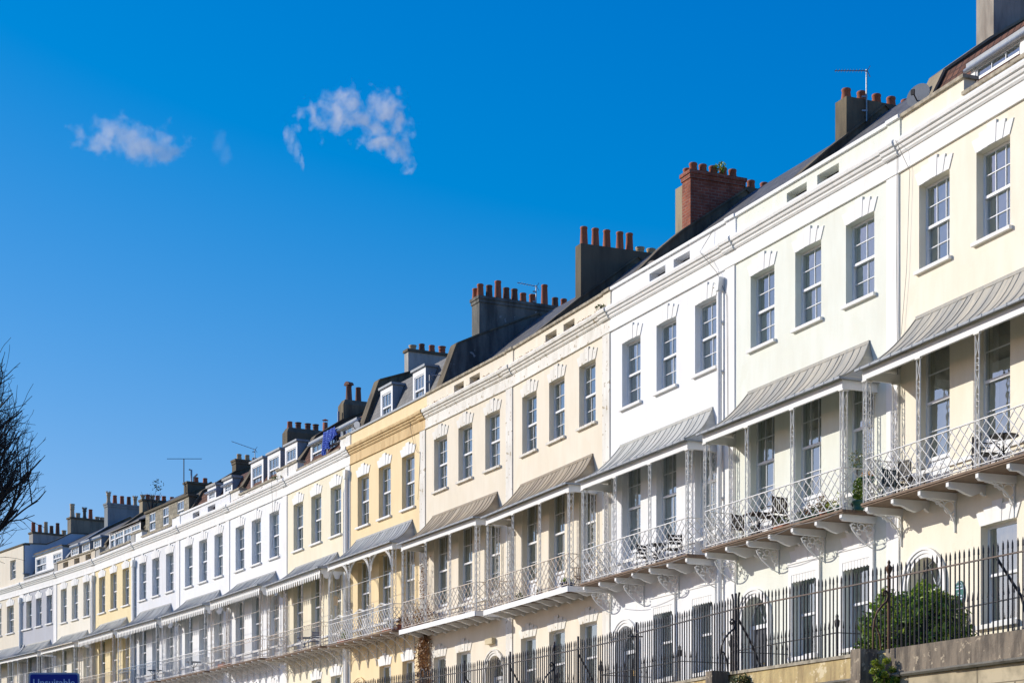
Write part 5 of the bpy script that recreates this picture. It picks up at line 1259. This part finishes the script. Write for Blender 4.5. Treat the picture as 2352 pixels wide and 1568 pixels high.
cloud('soft flat white cloud further left', 1500, [(240, 315, 62, 34), (290, 310, 50, 38), (330, 330, 75, 36), (385, 345, 52, 28), (200, 330, 40, 24)], .05, 2, thr=.44, nsc=.075)
cloud('thin slanting streak of cloud left of the arching cloud', 1500, [(658, 308, 6, 18), (670, 328, 7, 20), (682, 350, 6, 20), (693, 370, 5, 16)], .034, 3, thick=7, thr=.12, nsc=.14)
cloud('very faint wisp of cloud between the two larger clouds', 1500, [(505, 330, 14, 24), (518, 358, 12, 26)], .007, 4, thick=8, thr=.1, nsc=.1)

# ------------------------------------------------------------------ light, sky, camera
EL = 24.0; SH = Vector((-.955, .30)).normalized()
sd = Vector((SH.x * math.cos(R(EL)), SH.y * math.cos(R(EL)), math.sin(R(EL))))
L = bpy.data.lights.new('sun', 'SUN'); L.energy = 4.2; L.angle = R(.5); L.color = (1, .95, .86)
so = link('sun', L); so.rotation_euler = sd.to_track_quat('Z', 'Y').to_euler()
w = bpy.data.worlds.new('World'); scene.world = w; w.use_nodes = True; nt = w.node_tree
sky = nt.nodes.new('ShaderNodeTexSky'); sky.sky_type = 'NISHITA'; sky.sun_disc = False; sky.sun_elevation = R(EL); sky.sun_rotation = math.atan2(SH.x, SH.y)
sky.altitude = 0; sky.air_density = 1.0; sky.dust_density = .3; sky.ozone_density = 3.0
hsv = nt.nodes.new('ShaderNodeHueSaturation'); hsv.inputs['Saturation'].default_value = 1.3; nt.links.new(sky.outputs[0], hsv.inputs['Color'])
vm = nt.nodes.new('ShaderNodeVectorMath'); vm.operation = 'MULTIPLY_ADD'; nt.links.new(hsv.outputs[0], vm.inputs[0]); vm.inputs[1].default_value = (1.6, 1.0, .72); vm.inputs[2].default_value = (-.93, -.02, 2.3)
vx = nt.nodes.new('ShaderNodeVectorMath'); vx.operation = 'MAXIMUM'; nt.links.new(vm.outputs[0], vx.inputs[0]); vx.inputs[1].default_value = (0, 0, 0)
bg = nt.nodes['Background']; bg.inputs['Strength'].default_value = .12; nt.links.new(vx.outputs[0], bg.inputs['Color'])
cam = bpy.data.cameras.new('camera'); cam.sensor_width = 36; cam.lens = 36 * F / 2352; cam.shift_y = (YH - 784) / 2352; cam.clip_end = 20000; cam.clip_start = .1
co = link('camera', cam, None, (0, 0, EYE), (R(90), 0, 0)); scene.camera = co
scene.view_settings.view_transform = 'Standard'; scene.view_settings.look = 'None'; scene.view_settings.exposure = 0.08; scene.view_settings.gamma = 1
scene.cycles.volume_bounces = 4; scene.cycles.transparent_max_bounces = 16
